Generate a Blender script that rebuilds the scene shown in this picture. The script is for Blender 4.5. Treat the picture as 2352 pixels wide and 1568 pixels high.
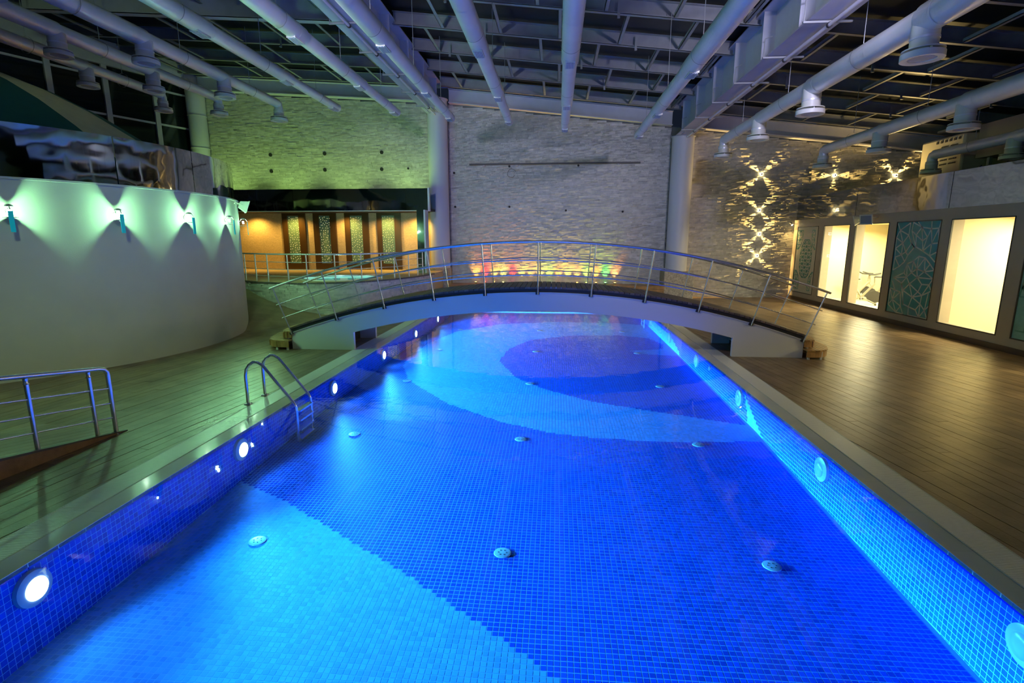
import bpy, bmesh, math, random
import numpy as np
from mathutils import Vector, Matrix
from mathutils.geometry import tessellate_polygon
random.seed(7); rng = np.random.default_rng(7)
for o in list(bpy.data.objects): bpy.data.objects.remove(o)
scn = bpy.context.scene; COL = scn.collection
PI = math.pi
# ------------------------------------------------------------------ camera, world, exposure, large lights
FPX, CAMZ = 1200.0, 2.4
PITCH = math.atan(234 / FPX); YAW = math.atan(102 * math.cos(PITCH) / FPX)
cd = bpy.data.cameras.new('camera'); cam = bpy.data.objects.new('camera', cd); COL.objects.link(cam)
cd.sensor_width = 36; cd.sensor_fit = 'HORIZONTAL'; cd.lens = FPX / 2352 * 36; cd.clip_start = 0.05; cd.clip_end = 200
cam.location = (0, 0, CAMZ); cam.rotation_euler = (PI / 2 - PITCH, 0, YAW); scn.camera = cam
w = bpy.data.worlds.new('night'); scn.world = w; w.use_nodes = True
w.node_tree.nodes['Background'].inputs[0].default_value = (0.02, 0.03, 0.06, 1); w.node_tree.nodes['Background'].inputs[1].default_value = 0.3
vs = scn.view_settings; vs.view_transform = 'Standard'; vs.look = 'None'; vs.exposure = 0.0; vs.gamma = 1.0; vs.use_curve_mapping = False
cy = scn.cycles; cy.use_denoising = True; cy.max_bounces = 8; cy.diffuse_bounces = 4; cy.glossy_bounces = 4; cy.transparent_max_bounces = 12
cy.sample_clamp_indirect = 4.0; cy.sample_clamp_direct = 40.0; cy.caustics_reflective = False; cy.caustics_refractive = False; cy.blur_glossy = 0.5
try: cy.denoiser = 'OPENIMAGEDENOISE'
except Exception: pass

def look(o, d): o.rotation_euler = Vector(d).to_track_quat('-Z', 'Y').to_euler()
def spot(p, d, col, W, deg=120, blend=0.6, r=0.05):
    l = bpy.data.lights.new('spot', 'SPOT'); l.energy = W; l.color = col; l.spot_size = math.radians(deg); l.spot_blend = blend; l.shadow_soft_size = r
    o = bpy.data.objects.new('spot_light', l); COL.objects.link(o); o.location = p; look(o, d); return o
def point(p, col, W, r=0.05):
    l = bpy.data.lights.new('point', 'POINT'); l.energy = W; l.color = col; l.shadow_soft_size = r
    o = bpy.data.objects.new('point_light', l); COL.objects.link(o); o.location = p; return o
def soften(o, s):      # beam softened close to the lamp (diffusing lens, light scattered by water or frosted glass)
    l = o.data; l.use_nodes = True; N, L = l.node_tree.nodes, l.node_tree.links
    e = next(n for n in N if n.type == 'EMISSION'); f = N.new('ShaderNodeLightFalloff'); f.inputs['Strength'].default_value = 1.0; f.inputs['Smooth'].default_value = s
    L.new(f.outputs['Quadratic'], e.inputs['Strength']); return o
def cut_off(o, z0, z1, zl):      # photometry of a pool lamp: no light above the horizontal, less straight down
    N, L = o.data.node_tree.nodes, o.data.node_tree.links; e = next(n for n in N if n.type == 'EMISSION'); src = e.inputs['Strength'].links[0].from_socket
    g = N.new('ShaderNodeNewGeometry'); sx = N.new('ShaderNodeSeparateXYZ'); L.new(g.outputs['Incoming'], sx.inputs[0])
    a = N.new('ShaderNodeMapRange'); a.inputs[1].default_value = z0; a.inputs[2].default_value = z1; a.inputs[3].default_value = 1; a.inputs[4].default_value = 0; L.new(sx.outputs[2], a.inputs[0])
    b = N.new('ShaderNodeMapRange'); b.inputs[1].default_value = -0.45; b.inputs[2].default_value = -0.06; b.inputs[3].default_value = zl; b.inputs[4].default_value = 1; L.new(sx.outputs[2], b.inputs[0])
    m = N.new('ShaderNodeMath'); m.operation = 'MULTIPLY'; L.new(a.outputs[0], m.inputs[0]); L.new(b.outputs[0], m.inputs[1])
    k = N.new('ShaderNodeMath'); k.operation = 'MULTIPLY'; L.new(m.outputs[0], k.inputs[0]); L.new(src, k.inputs[1]); L.new(k.outputs[0], e.inputs['Strength']); return o
def area(p, d, col, W, sx, sy, spread=180):
    l = bpy.data.lights.new('area', 'AREA'); l.energy = W; l.color = col; l.shape = 'RECTANGLE'; l.size = sx; l.size_y = sy; l.spread = math.radians(spread)
    o = bpy.data.objects.new('area_light', l); COL.objects.link(o); o.location = p; look(o, d); return o

BLUE = (0.03, 0.33, 1.0); GREEN = (0.36, 1.0, 0.45); WARM = (1.0, 0.66, 0.20); CREAM = (1.0, 0.88, 0.52)
POOL_W, GYM_W = 11500, 240
LAMPY = [3.25, 5.95, 8.75, 11.5, 14.3, 17.1]
for y in LAMPY:                                             # underwater lamps of the left pool wall
    cut_off(soften(spot((-3.86, y, -0.22), (1, 0, -0.03), BLUE, POOL_W * (1.0 if y < 8 else 1.15), 160, 0.5, 0.04), 20.0), -0.08, 0.034, 0.12)
for y in (21.2, 19.4, 17.3, 15.2, 13.1, 11.0, 8.8, 6.6):    # gym ceiling lamps
    area((11.7, y, 2.86), (-0.15, 0, -1), CREAM, GYM_W, 0.5, 1.0)
for x in (-14.2, -11.6, -9.0, -6.4):                        # green floods standing on the alcove roof, hidden behind its fascia
    spot((x, 21.25, 3.85), (0, 0.55, 1), (0.50, 0.92, 0.22), 210, 110, 0.9, 0.12)
for x in (-13.2, -11.4, -9.0, -7.3, -5.9):                  # warm downlights under the alcove roof
    spot((x, 22.1, 3.42), (0, 0.25, -1), (1.0, 0.60, 0.11), 150, 140, 0.8, 0.06)
# added spots above the frame, unseen fill light for the far wall
for x, s, c, W in ((-4.6, 0.1, (0.70, 0.70, 1.0), 1500), (4.4, -0.1, (0.72, 0.70, 1.0), 1500)):
    spot((x, 7.0, 6.1), (s, 1, -0.16), c, W, 62, 0.9, 0.2)
spot((-4.8, 3.0, 7.0), (-0.75, 0.62, -0.30), (0.62, 0.95, 0.55), 900, 100, 0.9, 0.25)  # greenish fill added out of view to lighten tent, pavilion and left deck
spot((-4.6, 4.0, 6.8), (0.76, 0.60, -0.27), (0.92, 0.86, 0.90), 1100, 62, 0.9, 0.25)  # unseen neutral spot put in to lift the gym facade
spot((12.3, 21.0, 4.3), (-0.35, -0.30, 1), (1.0, 0.70, 0.25), 260, 150, 0.8, 0.15)      # warm uplight on the gym roof
spot((0.0, -3.5, 3.0), (0.0, 0.78, 0.62), (0.34, 0.42, 1.0), 1300, 105, 0.9, 0.5)  # blue uplight added behind the camera to brighten ducts and ceiling
spot((8.7, 6.2, 5.2), (-0.08, 0.55, -1), (1.0, 0.74, 0.30), 1300, 95, 0.9, 0.25)  # extra warm spot above the frame, added to brighten the right deck

# ------------------------------------------------------------------ materials
def nodes(m): m.use_nodes = True; return m.node_tree.nodes, m.node_tree.links
def mat(name, col, rough=0.5, metal=0.0, spec=0.5, var=0.0, nscale=4.0, stretch=(1, 1, 1), bump=0.0, bscale=30.0, rnd=0.0, col2=None, bdist=0.02):
    m = bpy.data.materials.new(name); N, L = nodes(m); b = N['Principled BSDF']
    b.inputs['Roughness'].default_value = rough; b.inputs['Metallic'].default_value = metal; b.inputs['Specular IOR Level'].default_value = spec
    b.inputs['Base Color'].default_value = (*col, 1)
    tc = mp = None
    if var or bump or col2:
        tc = N.new('ShaderNodeTexCoord'); mp = N.new('ShaderNodeMapping'); mp.inputs['Scale'].default_value = stretch; L.new(tc.outputs['Object'], mp.inputs['Vector'])
    src = None
    if var or col2:
        nz = N.new('ShaderNodeTexNoise'); nz.inputs['Scale'].default_value = nscale; nz.inputs['Detail'].default_value = 4; L.new(mp.outputs['Vector'], nz.inputs['Vector'])
        mx = N.new('ShaderNodeMix'); mx.data_type = 'RGBA'
        c2 = col2 if col2 else tuple(c * (1 - var) for c in col)
        mx.inputs[6].default_value = (*c2, 1); mx.inputs[7].default_value = (*col, 1)
        cr = N.new('ShaderNodeMapRange'); cr.inputs[1].default_value = 0.3; cr.inputs[2].default_value = 0.7; L.new(nz.outputs['Fac'], cr.inputs[0]); L.new(cr.outputs[0], mx.inputs[0])
        src = mx.outputs[2]
    if rnd:
        oi = N.new('ShaderNodeObjectInfo'); ge = N.new('ShaderNodeNewGeometry'); ad = N.new('ShaderNodeMath'); ad.operation = 'ADD'
        L.new(oi.outputs['Random'], ad.inputs[0]); L.new(ge.outputs['Random Per Island'], ad.inputs[1])
        fr = N.new('ShaderNodeMath'); fr.operation = 'FRACT'; L.new(ad.outputs[0], fr.inputs[0])
        mr = N.new('ShaderNodeMapRange'); mr.inputs[3].default_value = 1 - rnd; mr.inputs[4].default_value = 1 + rnd; L.new(fr.outputs[0], mr.inputs[0])
        hs = N.new('ShaderNodeHueSaturation'); L.new(mr.outputs[0], hs.inputs['Value'])
        if src: L.new(src, hs.inputs['Color'])
        else: hs.inputs['Color'].default_value = (*col, 1)
        src = hs.outputs[0]
    if src: L.new(src, b.inputs['Base Color'])
    if bump:
        n2 = N.new('ShaderNodeTexNoise'); n2.inputs['Scale'].default_value = bscale; n2.inputs['Detail'].default_value = 3; L.new(mp.outputs['Vector'], n2.inputs['Vector'])
        bp = N.new('ShaderNodeBump'); bp.inputs['Strength'].default_value = bump; bp.inputs['Distance'].default_value = bdist; L.new(n2.outputs['Fac'], bp.inputs['Height']); L.new(bp.outputs[0], b.inputs['Normal'])
    return m
def emit(name, col, s):
    m = bpy.data.materials.new(name); N, L = nodes(m); b = N['Principled BSDF']
    b.inputs['Base Color'].default_value = (*col, 1); b.inputs['Emission Color'].default_value = (*col, 1); b.inputs['Emission Strength'].default_value = s; return m
def clear(name, tint, ior=1.33, tir=False, rough=0.0, bump=0.0, bscale=3.0, bdist=0.02, sheen=0.0):
    m = bpy.data.materials.new(name); N, L = nodes(m); N.remove(N['Principled BSDF']); out = N['Material Output']
    t = N.new('ShaderNodeBsdfTransparent'); t.inputs[0].default_value = (*tint, 1); g = N.new('ShaderNodeBsdfGlossy'); g.inputs['Roughness'].default_value = rough
    f0 = ((ior - 1) / (ior + 1)) ** 2; lw = N.new('ShaderNodeLayerWeight'); lw.inputs[0].default_value = 0.5; pw = N.new('ShaderNodeMath'); pw.operation = 'POWER'; pw.inputs[1].default_value = 5.0
    L.new(lw.outputs['Facing'], pw.inputs[0]); f = N.new('ShaderNodeMath'); f.operation = 'MULTIPLY_ADD'; L.new(pw.outputs[0], f.inputs[0]); f.inputs[1].default_value = 1 - f0; f.inputs[2].default_value = f0; mx = N.new('ShaderNodeMixShader')
    L.new(f.outputs[0], mx.inputs[0]); L.new(t.outputs[0], mx.inputs[1]); L.new(g.outputs[0], mx.inputs[2]); L.new(mx.outputs[0], out.inputs[0])
    if tir: lw = N.new('ShaderNodeFresnel'); lw.inputs[0].default_value = ior; L.new(lw.outputs[0], mx.inputs[0])
    if bump:
        tc = N.new('ShaderNodeTexCoord'); nz = N.new('ShaderNodeTexNoise'); nz.inputs['Scale'].default_value = bscale; nz.inputs['Detail'].default_value = 2; L.new(tc.outputs['Object'], nz.inputs['Vector'])
        bp = N.new('ShaderNodeBump'); bp.inputs['Strength'].default_value = bump; bp.inputs['Distance'].default_value = bdist; L.new(nz.outputs['Fac'], bp.inputs['Height'])
        L.new(bp.outputs[0], g.inputs['Normal']); L.new(bp.outputs[0], lw.inputs['Normal'])
    return m
M = dict(
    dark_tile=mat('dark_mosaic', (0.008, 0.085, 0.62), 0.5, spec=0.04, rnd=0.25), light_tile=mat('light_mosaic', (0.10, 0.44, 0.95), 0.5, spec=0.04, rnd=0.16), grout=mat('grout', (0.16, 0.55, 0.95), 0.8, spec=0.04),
    trim_tile=mat('trim_tile', (0.004, 0.012, 0.45), 0.15, rnd=0.1), porcelain=mat('porcelain', (0.80, 0.80, 0.70), 0.10, spec=0.7, var=0.12, nscale=2), grate=mat('grate', (0.90, 0.88, 0.78), 0.35), dark=mat('dark_void', (0.02, 0.02, 0.022), 0.8),
    water=clear('water', (0.90, 0.985, 1.0), 1.33, False, 0.012, 0.25, 2.2, 0.012), glass=clear('pane_glass', (0.94, 0.98, 0.95), 1.5), night_glass=mat('night_glass', (0.004, 0.008, 0.010), 0.06, spec=0.6),
    deck=mat('deck_wood', (0.27, 0.18, 0.10), 0.36, var=0.45, nscale=3, stretch=(1, 1, 1), rnd=0.16, bump=0.12, bscale=40), deck_base=mat('deck_base', (0.035, 0.024, 0.018), 0.8),
    bridge_wood=mat('bridge_wood', (0.17, 0.12, 0.095), 0.5, var=0.4, nscale=6, rnd=0.28), step_wood=mat('step_wood', (0.46, 0.25, 0.085), 0.42, var=0.45, nscale=5, rnd=0.15),
    white_steel=mat('painted_steel', (0.62, 0.62, 0.60), 0.42), girder=mat('girder_paint', (0.50, 0.50, 0.56), 0.45, var=0.08), purlin=mat('purlin_zinc', (0.34, 0.35, 0.36), 0.42, metal=0.25, var=0.15), roof=mat('roof_deck', (0.016, 0.02, 0.02), 0.42, spec=0.25, var=0.5, nscale=0.8),
    duct=mat('duct_metal', (0.82, 0.81, 0.84), 0.36, metal=0.35, var=0.1, nscale=2, bump=0.10, bscale=14), duct_white=mat('duct_white', (0.66, 0.64, 0.58), 0.45), grille=mat('grille', (0.22, 0.25, 0.34), 0.5), chrome=mat('chrome', (0.82, 0.82, 0.84), 0.22, metal=0.8), black=mat('black_metal', (0.025, 0.025, 0.03), 0.45),
    stone=mat('split_stone', (0.50, 0.475, 0.42), 0.34, var=0.25, nscale=6, rnd=0.15, bump=0.35, bscale=25, spec=0.6), stone_base=mat('stone_base', (0.22, 0.21, 0.19), 0.8), plinth_stone=mat('plinth_stone', (0.50, 0.44, 0.34), 0.6, var=0.5, nscale=18, bump=0.5, bscale=40),
    alcove=mat('alcove_stone', (0.62, 0.48, 0.28), 0.55, var=0.3, nscale=16, stretch=(1, 1, 3), bump=0.4, bscale=30), niche=mat('niche_frame', (0.065, 0.036, 0.013), 0.22), spark=mat('niche_glass', (0.17, 0.30, 0.22), 0.35, var=0.5, nscale=40, bump=0.3, bscale=60, bdist=0.004), led=emit('led', (1.0, 0.84, 0.42), 1.5),
    plaster=mat('plaster', (0.56, 0.56, 0.50), 0.6, var=0.07, nscale=2, bump=0.06, bscale=50), gym_paint=mat('gym_paint', (0.40, 0.34, 0.28), 0.55, var=0.05), baseboard=mat('baseboard', (0.06, 0.038, 0.03), 0.4), cream=mat('cream_wall', (0.66, 0.58, 0.38), 0.6), column=mat('column_paint', (0.56, 0.56, 0.60), 0.5),
    mirror=mat('mirror_steel', (0.50, 0.50, 0.47), 0.045, metal=1.0, bump=0.2, bscale=0.6, bdist=0.12), fascia=mat('fascia_mirror', (0.30, 0.33, 0.33), 0.05, metal=1.0, bump=0.25, bscale=0.5, bdist=0.08),
    tent_dark=mat('tent_teal', (0.012, 0.10, 0.11), 0.6, var=0.1), tent_light=mat('tent_canvas', (0.66, 0.60, 0.46), 0.7, var=0.1), tent_rib=mat('tent_edge', (0.05, 0.13, 0.13), 0.6),
    teal=mat('teal_film', (0.03, 0.30, 0.36), 0.12, var=0.15), net_white=mat('net_white', (0.55, 0.64, 0.62), 0.3), panel_white=mat('panel_white', (0.55, 0.54, 0.48), 0.18), net_teal=mat('net_teal', (0.05, 0.25, 0.22), 0.3), teal_light=mat('teal_light', (0.22, 0.50, 0.52), 0.15, var=0.3),
    blue_glass=emit('blue_glass', (0.0, 0.42, 0.52), 0.25), bulb=emit('green_bulb', (0.85, 1.0, 0.86), 40.0), lens=emit('pool_lens', (0.80, 0.95, 1.0), 14.0), lens_off=mat('lens_off', (0.36, 0.52, 0.55), 0.25), star=emit('star_bulb', (1.0, 0.86, 0.45), 30.0),
    terracotta=mat('ramp_stone', (0.33, 0.19, 0.11), 0.7, var=0.5, nscale=6, bump=0.4, bscale=18), curb=mat('curb', (0.07, 0.065, 0.06), 0.5), white_plastic=mat('white_plastic', (0.62, 0.63, 0.58), 0.4), beige=mat('beige_cabinet', (0.52, 0.47, 0.34), 0.45), dark_cab=mat('duct_box', (0.20, 0.19, 0.16), 0.5), rubber=mat('rubber', (0.03, 0.03, 0.03), 0.6), bike_grey=mat('bike_grey', (0.28, 0.27, 0.22), 0.4), jac_water=mat('jacuzzi_tile', (0.30, 0.72, 0.70), 0.3), hole=mat('wall_hole', (0.01, 0.01, 0.01), 0.7),
)
# ------------------------------------------------------------------ mesh helpers
ORG = {}
def tag(o, label=None, cat=None, group=None, kind=None):
    if label: o['label'] = label
    if cat: o['category'] = cat
    if group: o['group'] = group
    if kind: o['kind'] = kind
    return o
def thing(name, label, cat, loc=(0, 0, 0), group=None, kind=None):
    o = bpy.data.objects.new(name, None); COL.objects.link(o); o.location = loc; o.empty_display_size = 0.1; ORG[o.name] = Vector(loc)
    return tag(o, label, cat, group, kind)
class MB:
    def __init__(s): s.v = []; s.f = []
    def add(s, vs, fs):
        n = len(s.v); s.v += [tuple(map(float, v)) for v in vs]; s.f += [tuple(n + i for i in f) for f in fs]; return s
    def box(s, a, b, T=None):
        (x0, y0, z0), (x1, y1, z1) = a, b
        vs = [Vector(p) for p in ((x0, y0, z0), (x1, y0, z0), (x1, y1, z0), (x0, y1, z0), (x0, y0, z1), (x1, y0, z1), (x1, y1, z1), (x0, y1, z1))]
        if T: vs = [T @ v for v in vs]
        return s.add(vs, [(3, 2, 1, 0), (4, 5, 6, 7), (0, 1, 5, 4), (1, 2, 6, 5), (2, 3, 7, 6), (3, 0, 4, 7)])
    def tube(s, path, r, n=10, caps=True, radii=None):
        P = [Vector(p) for p in path]; k = len(P); rings = []; up = None
        for i in range(k):
            t = ((P[min(i + 1, k - 1)] - P[i]).normalized() + (P[i] - P[max(i - 1, 0)]).normalized())
            if t.length < 1e-6: t = P[min(i + 1, k - 1)] - P[max(i - 1, 0)]
            t.normalize()
            if up is None: up = Vector((0, 0, 1)) if abs(t.z) < 0.9 else Vector((1, 0, 0))
            a = (up - t * up.dot(t)).normalized(); up = a; b = t.cross(a); rr = radii[i] if radii else r
            rings.append([P[i] + (a * math.cos(2 * PI * j / n) + b * math.sin(2 * PI * j / n)) * rr for j in range(n)])
        vs = [v for q in rings for v in q]; fs = []
        for i in range(k - 1):
            for j in range(n): fs.append((i * n + j, i * n + (j + 1) % n, (i + 1) * n + (j + 1) % n, (i + 1) * n + j))
        if caps: fs += [tuple(range(n))[::-1], tuple((k - 1) * n + j for j in range(n))]
        return s.add(vs, fs)
    def lathe(s, prof, c, n=24, a0=0, a1=2 * PI):
        full = abs(a1 - a0 - 2 * PI) < 1e-6; m = n if full else n + 1; vs = []; fs = []
        for r, z in prof:
            for j in range(m):
                t = a0 + (a1 - a0) * j / n; vs.append((c[0] + r * math.cos(t), c[1] + r * math.sin(t), c[2] + z))
        for i in range(len(prof) - 1):
            for j in range(n):
                k = (j + 1) % m; fs.append((i * m + j, i * m + k, (i + 1) * m + k, (i + 1) * m + j))
        return s.add(vs, fs)
    def prism(s, poly, h, axis='z', base=0.0):   # poly in 2D, extruded along axis from base to base+h
        def P(a, b, c): return (a, b, c) if axis == 'z' else ((a, c, b) if axis == 'y' else (c, a, b))
        n = len(poly); vs = [P(p[0], p[1], base) for p in poly] + [P(p[0], p[1], base + h) for p in poly]
        tri = tessellate_polygon([[Vector((p[0], p[1], 0)) for p in poly]])
        fs = [tuple(t) for t in tri] + [tuple(n + i for i in t) for t in tri] + [(i, (i + 1) % n, n + (i + 1) % n, n + i) for i in range(n)]
        return s.add(vs, fs)
    def build(s, name, m, parent=None, smooth=None, bevel=0, fix=True):
        V = np.array(s.v, float)
        if parent is not None: org = ORG[parent.name]
        else: org = Vector(((V[:, 0].min() + V[:, 0].max()) / 2, (V[:, 1].min() + V[:, 1].max()) / 2, V[:, 2].min()))
        me = bpy.data.meshes.new(name); me.from_pydata((V - np.array(org)).tolist(), [], s.f); me.materials.append(M[m] if isinstance(m, str) else m)
        if fix:
            bm = bmesh.new(); bm.from_mesh(me); bmesh.ops.recalc_face_normals(bm, faces=bm.faces); bm.to_mesh(me); bm.free()
        if smooth:
            me.polygons.foreach_set('use_smooth', [True] * len(me.polygons)); me.set_sharp_from_angle(angle=math.radians(smooth))
        o = bpy.data.objects.new(name, me); COL.objects.link(o)
        if parent is not None: o.parent = parent
        else: o.location = org
        ORG[o.name] = Vector(org)
        if bevel:
            b = o.modifiers.new('bevel', 'BEVEL'); b.width = bevel; b.segments = 2; b.limit_method = 'ANGLE'
        return o
def boxes(name, A, m, parent, skip=(), jit=None, T=None):     # many boxes at once: A rows = x0,y0,z0,x1,y1,z1
    A = np.asarray(A, float); n = len(A)
    ix = [(0, 1, 2), (3, 1, 2), (3, 4, 2), (0, 4, 2), (0, 1, 5), (3, 1, 5), (3, 4, 5), (0, 4, 5)]
    V = np.stack([A[:, list(i)] for i in ix], 1)
    if jit is not None: V = jit(V)
    if T is not None: V = T(V)
    V = V - np.array(ORG[parent.name])
    Fs = [(3, 2, 1, 0), (4, 5, 6, 7), (0, 1, 5, 4), (1, 2, 6, 5), (2, 3, 7, 6), (3, 0, 4, 7)]
    Fs = np.array([f for i, f in enumerate(Fs) if i not in skip])
    Fa = (Fs[None] + 8 * np.arange(n)[:, None, None]).reshape(-1, 4)
    me = bpy.data.meshes.new(name); me.vertices.add(8 * n); me.vertices.foreach_set('co', V.reshape(-1)); k = len(Fa)
    me.loops.add(4 * k); me.loops.foreach_set('vertex_index', Fa.reshape(-1).astype(np.int32)); me.polygons.add(k)
    me.polygons.foreach_set('loop_start', np.arange(0, 4 * k, 4, dtype=np.int32)); me.polygons.foreach_set('use_smooth', np.zeros(k, bool)); me.update(calc_edges=True); me.validate()
    me.materials.append(M[m]); o = bpy.data.objects.new(name, me); COL.objects.link(o); o.parent = parent; ORG[o.name] = ORG[parent.name]
    return tag(o, kind='stuff')
def one(name, m, parent, fn, **k): q = MB(); fn(q); return q.build(name, m, parent, **k)
def bx(name, m, a, b, parent=None, **k): return MB().box(a, b).build(name, m, parent, **k)
def copy_tree(o, parent=None):
    c = o.copy(); COL.objects.link(c); c.parent = parent; ORG[c.name] = ORG[o.name]
    for ch in list(o.children): copy_tree(ch, c)
    return c
FW = Vector((-math.sin(YAW) * math.cos(PITCH), math.cos(YAW) * math.cos(PITCH), -math.sin(PITCH))); RT = Vector((math.cos(YAW), math.sin(YAW), 0)); UP = RT.cross(FW)
def in_view(p, mrg=60):      # used only to choose which planks and tiles become separate objects
    v = Vector(p) - Vector((0, 0, CAMZ)); z = v.dot(FW)
    if z < 0.3: return False
    x, y = 1176 + FPX * v.dot(RT) / z, 784 - FPX * v.dot(UP) / z
    return -mrg < x < 2352 + mrg and -mrg < y < 1568 + mrg
def inside(p, poly):
    x, y = p; c = False; n = len(poly)
    for i in range(n):
        (x0, y0), (x1, y1) = poly[i], poly[(i + 1) % n]
        if (y0 > y) != (y1 > y) and x < (x1 - x0) * (y - y0) / (y1 - y0) + x0: c = not c
    return c
WY = 22.9
def zw(x): return 7.94 - 0.113 * (x + 4.7) if x > -4.7 else 7.94 - 0.066 * (x + 4.7)
def zp(x): return zw(x) + 0.47
# ------------------------------------------------------------------ room shell
PX0, PX1, PY0, PY1 = -3.97, 3.13, 1.0, 20.5
GL0, GR1 = -4.47, 3.60
fl = thing('floor', 'dark timber plank deck around the pool', 'floor', kind='structure')
one('deck_base', 'deck_base', fl, lambda q: (q.box((-26, -6.5, -0.4), (GL0, 23.2, -0.03)), q.box((GR1, -6.5, -0.4), (20.6, 23.2, -0.03)), q.box((GL0, -6.5, -0.4), (GR1, PY0, -0.03)), q.box((GL0, PY1, -0.4), (GR1, 23.2, -0.03))))
def clip(poly, nx, ny, d):
    out = []
    for i in range(len(poly)):
        a, b = poly[i], poly[(i + 1) % len(poly)]; da = a[0] * nx + a[1] * ny - d; db = b[0] * nx + b[1] * ny - d
        if da <= 0: out.append(a)
        if (da < 0 < db) or (db < 0 < da): t = da / (da - db); out.append((a[0] + (b[0] - a[0]) * t, a[1] + (b[1] - a[1]) * t))
    return out
def planks(x0, x1, y0, y1, ang, wd, ln, cap, skip=None):
    c, s = math.cos(ang), math.sin(ang); res = []
    R = math.hypot(x1 - x0, y1 - y0); cx, cyy = (x0 + x1) / 2, (y0 + y1) / 2
    nw = int(R / wd) + 2; nl = int(R / ln) + 2
    for i in range(-nw // 2 - 1, nw // 2 + 1):
        off = random.random() * ln
        for j in range(-nl // 2 - 1, nl // 2 + 1):
            u0, u1 = i * wd + 0.003, (i + 1) * wd - 0.003; v0, v1 = j * ln + off + 0.002, (j + 1) * ln + off - 0.002
            p = [(cx + u * c + v * s, cyy - u * s + v * c) for u, v in ((u0, v0), (u1, v0), (u1, v1), (u0, v1))]
            for n in ((1, 0, x1), (-1, 0, -x0), (0, 1, y1), (0, -1, -y0)):
                p = clip(p, *n)
                if len(p) < 3: break
            if len(p) < 3: continue
            m = (sum(a[0] for a in p) / len(p), sum(a[1] for a in p) / len(p))
            if skip and skip(m): continue
            res.append((m, p))
    vis = sorted((r for r in res if in_view((*r[0], 0))), key=lambda r: r[0][0] ** 2 + r[0][1] ** 2)
    single = vis[:cap]; ids = {id(r) for r in single}
    def put(q, p):
        n = len(p); dz = random.uniform(-0.0015, 0.0015)
        q.add([(a[0], a[1], dz) for a in p] + [(a[0], a[1], -0.03) for a in p], [tuple(range(n))] + [((i + 1) % n, i, n + i, n + (i + 1) % n) for i in range(n)])
    for r in single: q = MB(); put(q, r[1]); q.build('plank', 'deck', fl, fix=False)
    q = MB()
    for r in res:
        if id(r) not in ids: put(q, r[1])
    tag(q.build('planks', 'deck', fl, fix=False), kind='stuff')
DC, DR = (-13.01, 11.35), 5.09
planks(GR1, 9.75, -3, WY, math.radians(-9), 0.15, 2.6, 150)
planks(-11.5, GL0, 0.0, 20, math.radians(8), 0.15, 2.6, 150, lambda m: (m[0] - DC[0]) ** 2 + (m[1] - DC[1]) ** 2 < 4.6 ** 2)

wb = thing('wall_far', 'tall split-stone wall at the far end of the hall', 'wall', (0, WY, 0), kind='structure')
xs = [-15.6, -4.7, 20.5]
MB().prism([(-15.6, 0), (20.5, 0), (20.5, zw(20.5)), (-4.7, zw(-4.7)), (-15.6, zw(-15.6))], 0.3, 'y', WY + 0.035).build('backing', 'stone_base', wb)
def stones(x0, x1, z0, rowh=0.066, tilt=0.007):
    A = []; z = z0
    while z < zw(x0):
        x = x0 + random.uniform(-0.3, 0)
        while x < x1:
            l = random.uniform(0.12, 0.40); a, b = max(x, x0), min(x + l, x1)
            if b - a > 0.03 and z + rowh < zw((a + b) / 2) - 0.02:
                A.append((a + 0.001, WY - random.uniform(0.0, 0.018), z + 0.001, b - 0.001, WY + 0.04, z + rowh - 0.001))
            x += l
        z += rowh
    def jit(V):
        V[:, [0, 1, 4, 5], 1] += rng.uniform(-tilt, tilt, (len(V), 4)); return V
    return boxes('split_stones', A, 'stone', wb, skip=(4,), jit=jit)
stones(-15.5, -5.3, 4.2); stones(-4.6, 4.6, 0.5); stones(5.3, 19.8, 0.0, 0.066, 0.012)
one('recessed_hole', 'hole', wb, lambda q: None) if False else None
for x, z in ((-12.44, 6.01), (-10.01, 6.03), (-7.49, 6.05), (-12.46, 5.33), (-10.04, 5.36), (-7.52, 5.36)):
    MB().tube([(x, WY - 0.045, z), (x, WY, z)], 0.075, 12).build('round_hole', 'hole', wb)
for x, z in ((-6.36, 5.38), (-4.38, 5.18), (-4.36, 3.78), (-2.02, 3.77), (0.38, 3.61), (2.75, 3.55), (-2.02, 5.42), (0.86, 5.42)):
    MB().tube([(x, WY - 0.045, z), (x, WY, z)], 0.045, 8).build('cable_hole', 'hole', wb)
lw0, lw1 = Vector((-15.45, 22.9, 0)), Vector((-15.45 - 0.43 * 29, 22.9 - 29, 0)); ld = (lw1 - lw0).normalized()
wl = thing('wall_left', 'dark green framed glass wall behind the round pavilion', 'wall', (-18, 16, 0), kind='structure')
ln = Vector((-ld.y, ld.x, 0)); ln = ln if ln.x > 0 else -ln
TL = Matrix.Translation(lw0) @ Matrix((( ld.x, ln.x, 0, 0), (ld.y, ln.y, 0, 0), (0, 0, 1, 0), (0, 0, 0, 1)))
for i in range(17):
    bx_ = MB().box((0.1 + i * 1.74 + 0.06, -0.03, 0), (0.1 + (i + 1) * 1.74 - 0.06, -0.01, 8.75), TL).build('window_pane', 'night_glass', wl)
    MB().box((0.1 + (i + 1) * 1.74 - 0.09, -0.12, 0), (0.1 + (i + 1) * 1.74 + 0.09, 0.08, 8.8), TL).build('mullion', 'girder', wl)
    for z in (2.98, 4.3, 5.64, 6.97, 8.29): MB().box((0.1 + i * 1.74 + 0.09, -0.05, z), (0.1 + (i + 1) * 1.74 - 0.09, 0.03, z + 0.07), TL).build('transom', 'girder', wl)
MB().box((-0.2, -0.2, 8.75), (32, 0.12, 9.6), TL).build('head_beam', 'girder', wl)
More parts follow.
